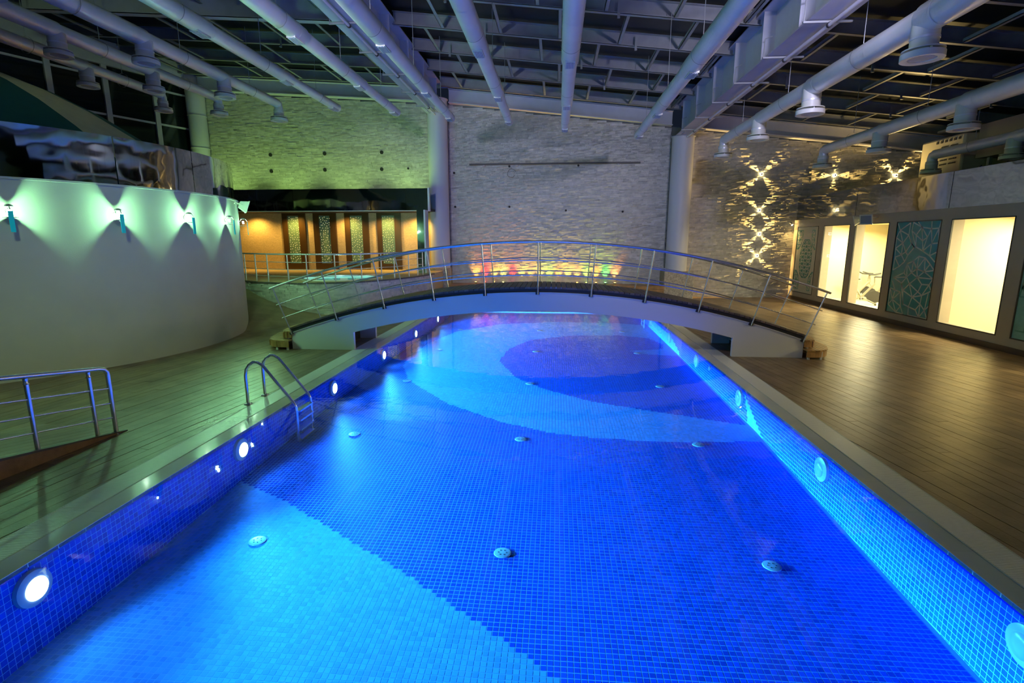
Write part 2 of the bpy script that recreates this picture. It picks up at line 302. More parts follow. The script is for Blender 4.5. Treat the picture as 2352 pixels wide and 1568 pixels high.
tag(bx('wall_right', 'gym_paint', (20.5, -6.5, 0), (20.7, 23.2, 6.5)), 'plain side wall behind the gym block', 'wall', kind='structure')
tag(bx('wall_front', 'plaster', (-28, -6.7, 0), (20.7, -6.5, 9.6)), 'plain end wall behind the viewer', 'wall', kind='structure')
# roof
ce = thing('ceiling', 'dark sloping roof carried on pale steel purlins', 'ceiling', (0, 8, 8), kind='structure')
q = MB()
for a, b in ((-28, -4.7), (-4.7, 20.7)):
    q.add([(a, -6.7, zp(a) + 0.42), (b, -6.7, zp(b) + 0.42), (b, 23.2, zp(b) + 0.42), (a, 23.2, zp(a) + 0.42), (a, -6.7, zp(a) + 0.5), (b, -6.7, zp(b) + 0.5), (b, 23.2, zp(b) + 0.5), (a, 23.2, zp(a) + 0.5)], [(0, 1, 2, 3), (4, 7, 6, 5), (0, 4, 5, 1), (2, 6, 7, 3)])
q.build('roof_deck', 'roof', ce)
PURY = [22.15 - 2.02 * i for i in range(13)]
def beam_x(q, x0, x1, y, h, fw, zoff=0.0, t=0.012):          # channel section along X, following the roof slope
    def bar(ya, yb, za, zb):
        A = [(x, yy, zp(x) + zoff + zz) for x in (x0, x1) for yy in (ya, yb) for zz in (za, zb)]
        q.add(A, [(0, 1, 3, 2), (4, 6, 7, 5), (0, 4, 5, 1), (2, 3, 7, 6), (0, 2, 6, 4), (1, 5, 7, 3)])
    bar(y - t / 2, y + t / 2, 0, h); bar(y - fw, y + t / 2, 0, t); bar(y - fw, y + t / 2, h - t, h); bar(y - fw, y - fw + t, 0, 0.03)
BAYS = ((-24.5, -5.1), (-4.75, 4.75), (5.1, 20.4))
for y in PURY:
    if y < 3: continue
    for a, b in BAYS:
        if a < -20: b2 = [(-24.5, -5.1)]
        q = MB(); beam_x(q, a, b, y, 0.36, 0.11); q.build('purlin', 'purlin', ce)
for i, y in enumerate(PURY[:-1]):
    if y < 11: continue
    for a, b in BAYS:
        x = a + 0.9 + (0.55 if i % 2 else 0.0)
        while x < b - 0.2:
            if x > -21:
                q = MB(); z = zp(x); q.box((x - 0.045, y - 2.02 + 0.02, z + 0.02), (x + 0.045, y - 0.12, z + 0.035)); q.box((x - 0.045, y - 2.02 + 0.02, z + 0.02), (x - 0.033, y - 0.12, z + 0.11)); q.build('strut', 'purlin', ce)
            x += 1.65
for y, xo in ((20.13, 0.4), (18.11, -0.5), (16.09, 0.9), (14.07, 0.2)):
    for x in (-8.6 + xo, -3.0 + xo, 1.2 + xo, 7.5 + xo, 10.9 + xo, 13.5 + xo):
        q = MB(); z = zp(x); q.box((x - 0.03, y - 0.14, z - 0.12), (x + 0.03, y - 0.125, z + 0.25)); q.box((x - 0.03, y - 0.2, z - 0.12), (x + 0.03, y - 0.125, z - 0.10)); q.build('hanger_bracket', 'purlin', ce)
q = MB(); beam_x(q, -15.2, -5.1, 15.15, 0.72, 0.22, -0.36, 0.02); q.build('deep_beam', 'girder', ce)
for a, b in ((-15.3, -5.3), (-4.5, 4.55), (5.35, 20.4)):
    q = MB(); t = 0.025
    def bar(ya, yb, za, zb):
        A = [(x, yy, zw(x) + zz) for x in (a, b) for yy in (ya, yb) for zz in (za, zb)]
        q.add(A, [(0, 1, 3, 2), (4, 6, 7, 5), (0, 4, 5, 1), (2, 3, 7, 6), (0, 2, 6, 4), (1, 5, 7, 3)])
    bar(22.68, 22.71, 0, 0.52); bar(22.52, 22.86, -0.02, 0.01); bar(22.52, 22.86, 0.50, 0.53); q.build('edge_beam', 'girder', ce)
    q = MB(); z0 = 0.55
    for x in np.arange(a, b - 0.3, 2.4):
        q.box((x, 22.74, zw(x) + 0.5), (x + 1.5, 22.78, zw(x + 1.5) + 0.84))
    q.build('infill_panel', 'girder', ce)
# girders
for gx, zb, nm in ((-5.0, 7.42, 'left'), (4.95, 6.42, 'right')):
    g = thing('girder', f'deep blue-lit steel girder with stiffener plates running to the {nm} column', 'girder', (gx, 8, zb), kind='structure')
    H = 1.12; y0, y1 = -6.4, 22.25
    bx('bottom_flange', 'girder', (gx - 0.32, y0, zb), (gx + 0.32, y1, zb + 0.03), g); bx('top_flange', 'girder', (gx - 0.32, y0, zb + H - 0.03), (gx + 0.32, y1, zb + H), g); bx('web', 'girder', (gx - 0.012, y0, zb + 0.03), (gx + 0.012, y1, zb + H - 0.03), g)
    for k in range(9):
        y = 21.4 - k * 1.95
        for s in (-1, 1): MB().box((gx + s * 0.012, y - 0.008, zb + 0.03), (gx + s * 0.29, y + 0.008, zb + H - 0.03)).build('stiffener', 'girder', g)
    cx = gx + 0.06
    MB().tube([(cx, 22, zb - 0.09), (cx, 5, zb - 0.09)], 0.035, 10).build('conduit', 'duct', g, smooth=50)
    for k in range(8):
        y = 20.9 - k * 1.95
        MB().box((gx - 0.42, y - 0.02, zb - 0.055), (gx + 0.46, y + 0.02, zb - 0.02)).tube([(gx - 0.40, y, zb - 0.04), (gx - 0.40, y, zb + 0.35), (gx - 0.25, y, zb + 0.40)], 0.012, 6).build('hanger_bar', 'purlin', g)
        MB().tube([(cx, y - 0.03, zb - 0.09), (cx, y + 0.03, zb - 0.09)], 0.05, 10).build('pipe_clip', 'black', g)
    for yb in (9.55, 21.6):
        for k in range(7):
            for s in (-1, 1): MB().tube([(gx + s * 0.17, yb - 0.5 + k * 0.16, zb - 0.03), (gx + s * 0.17, yb - 0.5 + k * 0.16, zb)], 0.032, 6).build('bolt', 'girder', g)
for nm, x, r, h in (('left', -4.95, 0.41, 8.0), ('right', 4.97, 0.43, 6.42)):
    c = thing('column', f'round steel column standing at the {nm} of the centre stone wall', 'column', (x, 22.45, 0), kind='structure')
    MB().tube([(x, 22.45, 0), (x, 22.45, h)], r, 40).build('shaft', 'column', c, smooth=40)
    MB().tube([(x, 22.45, h - 0.02), (x, 22.45, h)], r + 0.04, 40).build('cap_plate', 'girder', c, smooth=40)
c = thing('column', 'round banded column in the corner beside the dark glass wall', 'column', (-15.25, 22.35, 0), kind='structure')
MB().tube([(-15.25, 22.35, 0), (-15.25, 22.35, 8.7)], 0.36, 32).build('shaft', 'column', c, smooth=40)
for z in (4.9, 6.2, 7.5): MB().tube([(-15.25, 22.35, z), (-15.25, 22.35, z + 0.03)], 0.375, 32).build('band', 'girder', c, smooth=40)
for nm, x0, x1, h in (('left', -5.42, -4.55, 1.22), ('right', 4.42, 5.62, 1.12)):
    tag(bx('column_plinth', 'plinth_stone', (x0, 21.95, 0), (x1, WY, h), bevel=0.02), f'square speckled stone plinth at the foot of the {nm} column', 'plinth', kind='structure')
# raised timber stage below the centre wall
st = thing('stage', 'low reddish timber stage below the centre stone wall', 'stage', (0, 22.3, 0), kind='structure')
bx('core', 'deck_base', (-4.5, 21.85, 0), (4.4, WY, 0.50), st)
for k in range(5): bx('board', 'step_wood', (-4.55, 21.82, 0.005 + k * 0.1), (4.42, 21.85, 0.095 + k * 0.1), st)
for k in range(7): bx('board', 'step_wood', (-4.55, 21.82 + k * 0.155, 0.50), (4.42, 21.82 + k * 0.155 + 0.148, 0.525), st)

# ------------------------------------------------------------------ pool
def zf(y): return float(np.interp(y, [1, 2.5, 5, 8, 12, 21], [-0.80, -0.78, -0.68, -0.52, -0.48, -0.45]))
po = thing('pool', 'long swimming pool lined with dark and light blue mosaic', 'pool', (0, 10, -0.8), kind='structure')
ZW = -0.012
q = MB()
ys = [1.0, 2.5, 5, 8, 12, 20.5]
for a, b in zip(ys[:-1], ys[1:]): q.add([(PX0, a, zf(a)), (PX1, a, zf(a)), (PX1, b, zf(b)), (PX0, b, zf(b))], [(0, 1, 2, 3)])
for x in (PX0, PX1):
    for a, b in zip(ys[:-1], ys[1:]): q.add([(x, a, zf(a)), (x, b, zf(b)), (x, b, -0.05), (x, a, -0.05)], [(0, 1, 2, 3)])
for y in (PY0, PY1): q.add([(PX0, y, zf(y)), (PX1, y, zf(y)), (PX1, y, -0.03), (PX0, y, -0.03)], [(0, 1, 2, 3)])
q.build('grout_bed', 'grout', po, fix=False)
OUT = [(3.2, 7.62), (1.96, 7.51), (0.77, 7.53), (-0.01, 7.68), (-0.85, 8.07), (-1.88, 8.9), (-3.03, 10.36), (-3.51, 11.57), (-3.66, 12.86), (-3.53, 14.29), (-3.12, 16.16), (-1.86, 17.72), (0.18, 18.36), (2.23, 18.18), (3.3, 17.75)]
INN = [(3.3, 8.2), (2.99, 8.26), (2.22, 8.6), (1.41, 8.93), (0.66, 9.28), (-0.17, 9.96), (-0.81, 10.77), (-1.33, 12.23), (-1.23, 13.59), (-0.7, 14.98), (0.62, 15.78), (1.97, 15.89), (2.75, 15.48), (3.02, 14.6), (2.88, 13.95), (1.94, 13.66), (2.25, 13.3), (3.3, 13.1)]
NEAR = [(-4.1, 5.98), (-3.23, 5.53), (-2.28, 4.93), (-1.3, 4.28), (-0.52, 3.73), (0.08, 3.26), (1.4, 2.0), (2.3, 0.9), (-4.1, 0.9)]
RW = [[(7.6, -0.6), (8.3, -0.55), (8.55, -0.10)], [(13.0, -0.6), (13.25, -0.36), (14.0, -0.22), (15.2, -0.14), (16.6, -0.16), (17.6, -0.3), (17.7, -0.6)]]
S = 0.05; g = 0.0042
dark_t, light_t, singles = [], [], []
cand = []
nx, ny = int((PX1 - PX0) / S), int((PY1 - PY0) / S)
for j in range(ny):
    y = PY0 + j * S; z0 = zf(y + S / 2)
    for i in range(nx):
        x = PX0 + i * S; c = (x + S / 2, y + S / 2)
        L = (inside(c, OUT) and not inside(c, INN)) if y > 7 else inside(c, NEAR)
        dz = 0.0006
        row = (x + g, y + g, z0 - 0.01, x + S - g, y + S - g, z0 + dz)
        if 3.0 < y < 3.9 and in_view((c[0], c[1], z0), 0): cand.append((c[0] ** 2 + c[1] ** 2, L, row))
        else: (light_t if L else dark_t).append(row)
cand.sort()
for k, (d, L, row) in enumerate(cand):
    if k < 300: singles.append((L, row))
    else: (light_t if L else dark_t).append(row)
lt2, dt2 = [], []
for x, sgn in ((PX0, 1), (PX1, -1)):
    for j in range(ny):
        y = PY0 + j * S; zb = zf(y + S / 2); k = 0
        while -0.06 - k * S > zb + 0.012:
            z = -0.06 - (k + 1) * S
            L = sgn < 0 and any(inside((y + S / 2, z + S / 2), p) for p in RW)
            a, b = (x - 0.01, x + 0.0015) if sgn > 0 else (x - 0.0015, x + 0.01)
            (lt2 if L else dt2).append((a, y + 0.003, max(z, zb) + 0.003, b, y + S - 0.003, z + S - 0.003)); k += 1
def follow(V):      # tiles lie on the gently sloping floor
    f = lambda y: np.interp(y, [1, 2.5, 5, 8, 12, 21], [-0.80, -0.78, -0.68, -0.52, -0.48, -0.45])
    V[:, :, 2] += f(V[:, :, 1]) - f(V[:, :, 1].mean(1))[:, None]; return V
boxes('dark_mosaic_tiles', dark_t, 'dark_tile', po, skip=(0,), jit=follow); boxes('light_mosaic_tiles', light_t, 'light_tile', po, skip=(0,), jit=follow)
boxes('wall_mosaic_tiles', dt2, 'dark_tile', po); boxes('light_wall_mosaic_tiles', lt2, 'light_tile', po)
tm = {}
for L, row in singles:
    if L not in tm:
        q = MB(); q.box((-(S / 2 - g), -(S / 2 - g), -0.007), (S / 2 - g, S / 2 - g, 0.007)); o = q.build('mosaic_tile', 'light_tile' if L else 'dark_tile', po); tm[L] = o.data
        o.data.transform(Matrix.Translation(Vector(ORG[po.name]))); bpy.data.objects.remove(o)
    o = bpy.data.objects.new('mosaic_tile', tm[L]); COL.objects.link(o); o.parent = po
    o.location = Vector(((row[0] + row[3]) / 2, (row[1] + row[4]) / 2, row[5] - 0.007)) - ORG[po.name]; o.rotation_euler.x = math.atan(0.04)
for x, s in ((PX0, 1), (PX1, -1)):
    y = PY0; me = None
    while y < PY1 - 0.1:
        if me is None:
            o = MB().box((x - 0.012, y + 0.002, -0.058), (x + 0.012, y + 0.246, -0.012)).build('trim_tile', 'trim_tile', po); me = o.data; y00 = y
        else:
            o = bpy.data.objects.new('trim_tile', me); COL.objects.link(o); o.parent = po; o.location = (0, y - y00, 0)
        y += 0.25
def strip(q, xa, xb, za, zb, th=0.04): q.add([(xa, PY0, za), (xb, PY0, zb), (xb, PY1, zb), (xa, PY1, za), (xa, PY0, za - th), (xb, PY0, zb - th), (xb, PY1, zb - th), (xa, PY1, za - th)], [(0, 1, 2, 3), (0, 4, 5, 1), (2, 6, 7, 3), (1, 5, 6, 2), (0, 3, 7, 4)])
y = PY0; k = 0
for xa, xb, za, zb in ((-4.165, PX0 + 0.012, 0.0, -0.008), (3.30, PX1 - 0.012, 0.0, -0.008)):
    y = PY0
    while y < PY1 - 0.01:
        yb = min(y + 0.6, PY1)
        q = MB(); q.add([(xa, y + 0.001, za), (xb, y + 0.001, zb), (xb, yb - 0.001, zb), (xa, yb - 0.001, za), (xa, y + 0.001, za - 0.05), (xb, y + 0.001, zb - 0.035), (xb, yb - 0.001, zb - 0.035), (xa, yb - 0.001, za - 0.05)], [(0, 1, 2, 3), (0, 4, 5, 1), (2, 6, 7, 3), (1, 5, 6, 2), (0, 3, 7, 4)])
        q.build('edge_tile', 'porcelain', po); y = yb
for xa, xb in ((GL0, -4.17), (3.305, GR1)):
    bx('gutter', 'dark', (xa, PY0, -0.16), (xb, PY1, -0.13), po)
    A = []
    y = PY0
    while y < PY1: A.append((xa + 0.012, y, -0.022, xb - 0.012, y + 0.0185, 0.002)); y += 0.0215
    boxes('grate_bars', A, 'grate', po)
    for x in (xa, xb - 0.012): bx('grate_rail', 'porcelain', (x, PY0, -0.03), (x + 0.012, PY1, 0.003), po)
tag(MB().add([(PX0, PY0, 0), (PX1, PY0, 0), (PX1, PY1, 0), (PX0, PY1, 0)], [(0, 1, 2, 3)]).build('water', 'water', fix=False), 'still clear pool water', 'water', kind='structure').location.z = ZW
rows = ('nearest', 'second', 'third', 'fourth', 'fifth'); cols = ('left', 'middle', 'right')
for r, yy in enumerate((4.72, 7.42, 10.33, 13.37, 16.52)):
    for c_, xx in enumerate((-3.06, -0.49, 2.12)):
        z = zf(yy) + 0.004
        t = thing('floor_inlet', f'pale round inlet on the pool floor, {rows[r]} row, {cols[c_]} one of three', 'inlet', (xx, yy, z), 'pool floor inlets')
        MB().lathe([(0.0, 0.007), (0.07, 0.007), (0.085, 0.005), (0.088, 0)], (xx, yy, z), 24).build('disc', 'lens_off', t, smooth=40)
        for k in range(6): a = k * PI / 3; MB().tube([(xx + 0.04 * math.cos(a), yy + 0.04 * math.sin(a), z + 0.006), (xx + 0.04 * math.cos(a), yy + 0.04 * math.sin(a), z + 0.0085)], 0.008, 6).build('slot', 'dark', t)
for k, yy in enumerate(LAMPY):
    for side, x, s in (('left', PX0, 1), ('right', PX1, -1)):
        on = s > 0
        t = thing('underwater_lamp', f'{"lit white" if on else "unlit pale"} round lamp in the {side} pool wall, {("nearest", "second", "third", "fourth", "fifth", "farthest")[k]} along it', 'lamp', (x, yy, -0.22), f'lamps in the {side} pool wall')
        MB().tube([(x + s * 0.003, yy, -0.22), (x + s * 0.035, yy, -0.22), (x + s * 0.05, yy, -0.22)], 0.14, 28, radii=[0.145, 0.14, 0.10]).build('ring', 'lens_off', t, smooth=40)
        MB().tube([(x + s * 0.045, yy, -0.22), (x + s * 0.058, yy, -0.22), (x + s * 0.064, yy, -0.22)], 0.09, 24, radii=[0.092, 0.085, 0.03]).build('lens', 'lens' if on else 'lens_off', t, smooth=60)
t = thing('wall_jet', 'small white jet in the right pool wall beyond the fourth lamp', 'jet', (PX1, 10.5, -0.1))
MB().tube([(PX1 - 0.003, 10.5, -0.14), (PX1 - 0.03, 10.5, -0.14)], 0.045, 16).build('flange', 'lens_off', t); MB().tube([(PX1 - 0.03, 10.5, -0.14), (PX1 - 0.045, 10.5, -0.14)], 0.02, 12).build('nozzle', 'lens_off', t)

def ladder(base, dirx, label, gap=0.46):
    bxx, byy = base; t = thing('pool_ladder', label, 'ladder', (bxx, byy, 0))
    for k in (0, 1):
        y = byy + k * gap
        P = [(0, 0), (0, 0.44), (0.02, 0.53), (0.07, 0.60), (0.14, 0.645), (0.20, 0.64), (0.27, 0.60), (0.32, 0.54), (0.71, 0.03), (0.735, -0.03), (0.74, -0.10), (0.74, -0.55), (0.70, -0.60), (0.60, -0.62)]
        MB().tube([(bxx + dirx * a, y, b) for a, b in P], 0.0215, 12).build('rail', 'chrome', t, smooth=50)
        MB().tube([(bxx, y, 0), (bxx, y, 0.012), (bxx, y, 0.022)], 0.06, 20, radii=[0.062, 0.058, 0.025]).build('base_flange', 'chrome', t, smooth=40)
    for k in range(4):
        z = -0.10 - 0.145 * k; x = bxx + dirx * 0.74
        MB().box((x - 0.045, byy + 0.02, z - 0.012), (x + 0.045, byy + gap - 0.02, z + 0.012)).build('tread', 'chrome', t)
ladder((-4.53, 7.1), 1, 'chrome pool ladder on the left pool edge')
ladder((3.66, 17.3), -1, 'small chrome pool ladder beyond the bridge, on the right pool edge')

# ------------------------------------------------------------------ bridge
XC, ZC_, RB = -0.37, 1.30 - 16.4, 16.4
def arc(th, dr=0.0, y=0.0): return (XC + (RB + dr) * math.sin(th), y, ZC_ + (RB + dr) * math.cos(th))
TH = math.asin(5.47 / RB)
br = thing('footbridge', 'arched footbridge with timber deck spanning the pool', 'bridge', (XC, 11.75, 0))
def girder_poly():
    n = 40; top = [(arc(-TH + 2 * TH * i / n)[0], arc(-TH + 2 * TH * i / n)[2]) for i in range(n + 1)]
    xl, xr = top[0][0], top[-1][0]; til = math.asin(4.15 / RB)
    low = [(arc(til - 2 * til * i / n, -0.385)[0], arc(til - 2 * til * i / n, -0.385)[2]) for i in range(n + 1)]
    return top + [(xr, 0.0), (low[0][0], 0.0)] + low + [(low[-1][0], 0.0), (xl, 0.0)], low
gp, low = girder_poly()
for y0, y1 in ((11.0, 11.09), (12.41, 12.50)):
    MB().prism(gp, y1 - y0, 'y', y0).build('arch_girder', 'white_steel', br)
    q = MB(); n = 40
    for i in range(n):
        a, b = -TH + 2 * TH * i / n, -TH + 2 * TH * (i + 1) / n; ya, yb = y0 - 0.02, y1 + 0.02
        q.add([arc(a, 0.0, ya), arc(b, 0.0, ya), arc(b, 0.0, yb), arc(a, 0.0, yb), arc(a, 0.014, ya), arc(b, 0.014, ya), arc(b, 0.014, yb), arc(a, 0.014, yb)], [(0, 1, 2, 3), (4, 7, 6, 5), (0, 4, 5, 1), (2, 6, 7, 3)])
    q.build('top_flange', 'white_steel', br)
    q = MB(); ya, yb = (11.03, 11.09) if y0 < 12 else (12.41, 12.47)
    for i in range(n):
        a, b = -TH + 2 * TH * i / n, -TH + 2 * TH * (i + 1) / n
        q.add([arc(a, 0.014, ya), arc(b, 0.014, ya), arc(b, 0.014, yb), arc(a, 0.014, yb), arc(a, 0.085, ya), arc(b, 0.085, ya), arc(b, 0.085, yb), arc(a, 0.085, yb)], [(0, 1, 2, 3), (4, 7, 6, 5), (0, 4, 5, 1), (2, 6, 7, 3)])
    q.build('stringer', 'black', br)
for s in (-1, 1):
    xa = XC + s * 4.45; bx('shade_plate', 'dark', (min(xa, xa + s * 0.02), 11.09, 0), (max(xa, xa + s * 0.02), 12.41, 0.44), br)  # near-black plate put in as the shade inside the hollow bridge end
    xa = XC + s * 5.40; bx('end_plate', 'white_steel', (min(xa, xa + s * 0.05), 11.09, 0), (max(xa, xa + s * 0.05), 12.41, 0.34), br)
    for z in (0.12, 0.17) if s > 0 else (): MB().tube([(XC + s * 4.44, 11.12, z), (XC + s * 4.44, 12.4, z + 0.0)], 0.014, 6).build('drain_pipe', 'white_plastic', br)
nb = 103
for i in range(nb):
    a = -TH + 2 * TH * (i + 0.5) / nb; T = Matrix.Translation(arc(a, 0, 0)) @ Matrix.Rotation(a, 4, 'Y')
    hw = RB * TH / nb - 0.007
    MB().box((-hw, 11.0, 0.085), (hw, 12.5, 0.122), T).build('deck_board', 'bridge_wood', br)
PT = [0.0678 * k for k in range(-5, 6)]
for yy, nm in ((10.965, 'near'), (12.535, 'far')):
    for a in PT:
        MB().tube([arc(a, -0.03, yy), arc(a, 1.05, yy)], 0.0155, 8).build('post', 'chrome', br, smooth=50)
        ys_ = 0.035 if yy < 12 else -0.035
        MB().box((-0.05, min(yy, yy + ys_), -0.035), (0.03, max(yy, yy + ys_), 0.02), Matrix.Translation(arc(a, 0, 0)) @ Matrix.Rotation(a, 4, 'Y')).build('post_bracket', 'black', br)
    tr = PT[-1] + 0.004
    for dr, r in ((1.06, 0.023), (0.68, 0.012), (0.375, 0.012)):
        MB().tube([arc(-tr + 2 * tr * i / 48, dr, yy) for i in range(49)], r, 10).build('handrail' if dr > 1 else 'mid_rail', 'chrome', br, smooth=50)
def bench(xe, s, d, top, label, hw=0.72, foot=0.0):
    t = thing('step', label, 'step', (xe, 11.75, 0), 'timber steps at the bridge ends')
    def half(u): return hw * (1 - max(0.0, (u / d - 0.25) / 0.75) ** 2.2) ** 0.5 * 1.0 if u < d else 0
    n = max(3, round(d / 0.085)); w_ = d / n
    for k in range(n):
        a, b = k * w_ + 0.006, (k + 1) * w_ - 0.006; ha, hb = half(a), half(min(b, d * 0.985))
        x0, x1 = xe + s * a, xe + s * b
        MB().prism([(x0, 11.75 - ha), (x1, 11.75 - hb), (x1, 11.75 + hb), (x0, 11.75 + ha)], 0.028, 'z', top - 0.028).build('slat', 'step_wood', t)
    q = MB(); pts = [(xe + s * d * u, 11.75 - half(d * u) * 0.985) for u in np.linspace(0, 0.985, 9)]; pts += [(p[0], 23.5 - p[1]) for p in pts[::-1]]
    for a, b in zip(pts[:-1], pts[1:]): q.add([(a[0], a[1], top - 0.15), (b[0], b[1], top - 0.15), (b[0], b[1], top - 0.03), (a[0], a[1], top - 0.03)], [(0, 1, 2, 3)])
    o = q.build('apron', 'step_wood', t); so = o.modifiers.new('s', 'SOLIDIFY'); so.thickness = 0.02
    zl = top - 0.15
    for yy in (11.75 - hw * 0.93, 11.75 + hw * 0.93):
        for u in ((0.06, 0.30) if d > 0.5 else (0.08,)):
            x = xe + s * u; MB().box((x - 0.02, yy - 0.02, foot), (x + 0.02, yy + 0.02, top - 0.03)).build('leg', 'white_steel', t)
XL, XR = XC - 5.47, XC + 5.47
bench(XL, -1, 0.36, 0.40, 'upper half-round timber step at the left end of the bridge', 0.78, 0.222); bench(XL, -1, 0.72, 0.22, 'lower half-round timber step at the left end of the bridge', 0.92)
bench(XR, 1, 0.34, 0.38, 'upper half-round timber step at the right end of the bridge', 0.80, 0.202); bench(XR, 1, 0.66, 0.20, 'lower half-round timber step at the right end of the bridge', 0.95)

# ------------------------------------------------------------------ near ramp and its railing
rp0, rd = Vector((-5.45, 5.92, 0)), Vector((-0.10, -0.995, 0)); rn = Vector((-0.995, 0.10, 0)); SL = 0.15
rm = thing('ramp', 'sloping timber ramp with a stone flank by the left pool edge', 'ramp', rp0, kind='structure')
Lr = 4.5
def rq(s, o, z): p = rp0 + rd * s + rn * o; return (p.x, p.y, z)
q = MB(); q.add([rq(0, 0, 0), rq(Lr, 0, Lr * SL), rq(Lr, 0, 0), rq(0, 1.3, 0), rq(Lr, 1.3, Lr * SL), rq(Lr, 1.3, 0)], [(0, 2, 1), (3, 4, 5), (1, 2, 5, 4)]); q.build('stone_flank', 'terracotta', rm)
for k in range(9): o0, o1 = k * 0.145 + 0.003, (k + 1) * 0.145 - 0.003; MB().add([rq(0, o0, 0.004), rq(Lr, o0, Lr * SL + 0.004), rq(Lr, o1, Lr * SL + 0.004), rq(0, o1, 0.004), rq(0, o0, -0.02), rq(Lr, o0, Lr * SL - 0.02), rq(Lr, o1, Lr * SL - 0.02), rq(0, o1, -0.02)], [(0, 1, 2, 3), (0, 4, 5, 1), (3, 2, 6, 7), (0, 3, 7, 4)]).build('plank', 'deck', rm)
MB().add([rq(0, -0.02, 0.0), rq(Lr, -0.02, Lr * SL), rq(Lr, 0.03, Lr * SL), rq(0, 0.03, 0), rq(0, -0.02, 0.012), rq(Lr, -0.02, Lr * SL + 0.012), rq(Lr, 0.03, Lr * SL + 0.012), rq(0, 0.03, 0.012), rq(0, -0.02, -0.0), rq(Lr, -0.02, Lr * SL - 0.05)], [(4, 5, 6, 7), (0, 4, 7, 3), (8, 9, 5, 4), (3, 7, 6, 2)]).build('edge_strip', 'curb', rm)
hr = thing('railing', 'chrome railing with three bars rising along the ramp by the left pool edge', 'railing', rp0)
rise = lambda s: SL * s
sp = [0.12, 0.36, 1.03, 1.9, 2.8]
RH = 0.83
top = [rq(s, 0.02, rise(s) + RH) for s in (3.6, 2.5, 1.4, 0.5, 0.22)] + [rq(0.16, 0.02, RH + 0.012), rq(0.125, 0.02, RH - 0.03), rq(0.12, 0.02, RH - 0.08), rq(0.12, 0.02, 0.0)]
MB().tube(top, 0.027, 12).build('handrail', 'chrome', hr, smooth=50)
for s in sp[1:]:
    MB().tube([rq(s, 0.02, rise(s)), rq(s, 0.02, rise(s) + RH - 0.09)], 0.023, 12).build('post', 'chrome', hr, smooth=50)
    MB().tube([rq(s, 0.02, rise(s) + RH - 0.09), rq(s, 0.02, rise(s) + RH - 0.07), rq(s, 0.02, rise(s) + RH - 0.025)], 0.02, 12, radii=[0.028, 0.02, 0.026]).build('collar', 'chrome', hr, smooth=50)
for h in (0.20, 0.385, 0.575): MB().tube([rq(0.12, 0.02, rise(0.12) + h), rq(3.6, 0.02, rise(3.6) + h)], 0.0105, 8).build('bar', 'chrome', hr, smooth=50)

# ------------------------------------------------------------------ round pavilion
pv = thing('pavilion', 'round pale walled pavilion with a mirror band and striped tent roof', 'pavilion', (DC[0], DC[1], 0))
MB().lathe([(DR, 0), (DR, 3.38)], (*DC, 0), 160).build('curved_wall', 'plaster', pv, smooth=30)
MB().lathe([(DR - 0.12, 3.38), (DR + 0.03, 3.38), (DR + 0.03, 3.415), (DR - 0.12, 3.415)], (*DC, 0), 160).build('wall_cap', 'plaster', pv, smooth=30)
nm_ = 18
for k in range(nm_):
    a0 = 2 * PI * k / nm_ + 0.002; a1 = 2 * PI * (k + 1) / nm_ - 0.002
    MB().lathe([(DR - 0.06, 3.415), (DR - 0.06, 4.29), (DR - 0.09, 4.29)], (*DC, 0), 10, a0, a1).build('mirror_panel', 'mirror', pv, smooth=30, fix=False)
prof = [(4.9, 3.4), (4.1, 4.06), (3.3, 4.68), (2.45, 5.24), (1.6, 5.68), (0.8, 6.0), (0.02, 6.25)]
ng = 14
for k in range(ng):
    w0 = 2 * PI / ng; a0 = k * w0 + 0.25
    sub = 6; vs = []; fs = []; m = sub + 1
    for i, (r, z) in enumerate(prof):
        sw = -0.22 * (i / 6.0) ** 1.3
        for j in range(m): t = a0 + sw + w0 * j / sub; vs.append((DC[0] + r * math.cos(t), DC[1] + r * math.sin(t), z))
    for i in range(len(prof) - 1):
        for j in range(sub): fs.append((i * m + j, i * m + j + 1, (i + 1) * m + j + 1, (i + 1) * m + j))
    MB().add(vs, fs).build('tent_panel', 'tent_light' if k % 2 else 'tent_dark', pv, smooth=60, fix=False)
def wall_lamp(deg, label):
    a = math.radians(deg); z = 2.86; c = Vector((DC[0] + DR * math.cos(a), DC[1] + DR * math.sin(a), z))
    T = Matrix.Translation(c) @ Matrix.Rotation(a, 4, 'Z')     # local x = outward
    t = thing('wall_lamp', label, 'lamp', c, 'green wall lamps on the round pavilion')
    def tb(P, r, **k): return MB().tube([T @ Vector(p) for p in P], r, 14, **k)
    tb([(0, 0, 0.0), (0.015, 0, 0.0)], 0.045).build('wall_plate', 'chrome', t, smooth=40)
    tb([(0.015, 0, 0.02), (0.06, 0, 0.09), (0.10, 0, 0.10), (0.17, 0, 0.075), (0.20, 0, 0.02)], 0.008).build('arm', 'chrome', t, smooth=50)
    tb([(0.10, 0, 0.075), (0.10, 0, 0.10), (0.10, 0, 0.115)], 0.05, radii=[0.062, 0.05, 0.015]).build('cap', 'chrome', t, smooth=60)
    tb([(0.10, 0, 0.03), (0.10, 0, -0.04)], 0.022).build('bulb', 'bulb', t, smooth=50)
    tb([(0.10, 0, -0.105), (0.10, 0, -0.095)], 0.10).build('lower_dish', 'chrome', t, smooth=40)
    MB().box((0.195, -0.032, -0.34), (0.207, 0.032, 0.0), T).build('blue_glass', 'blue_glass', t)
    p = T @ Vector((0.10, 0, 0.0)); soften(point(p, GREEN, 700, 0.03), 0.25)
wall_lamp(-55.4, 'green-white wall lamp with blue glass strip, on the near side of the round pavilion')
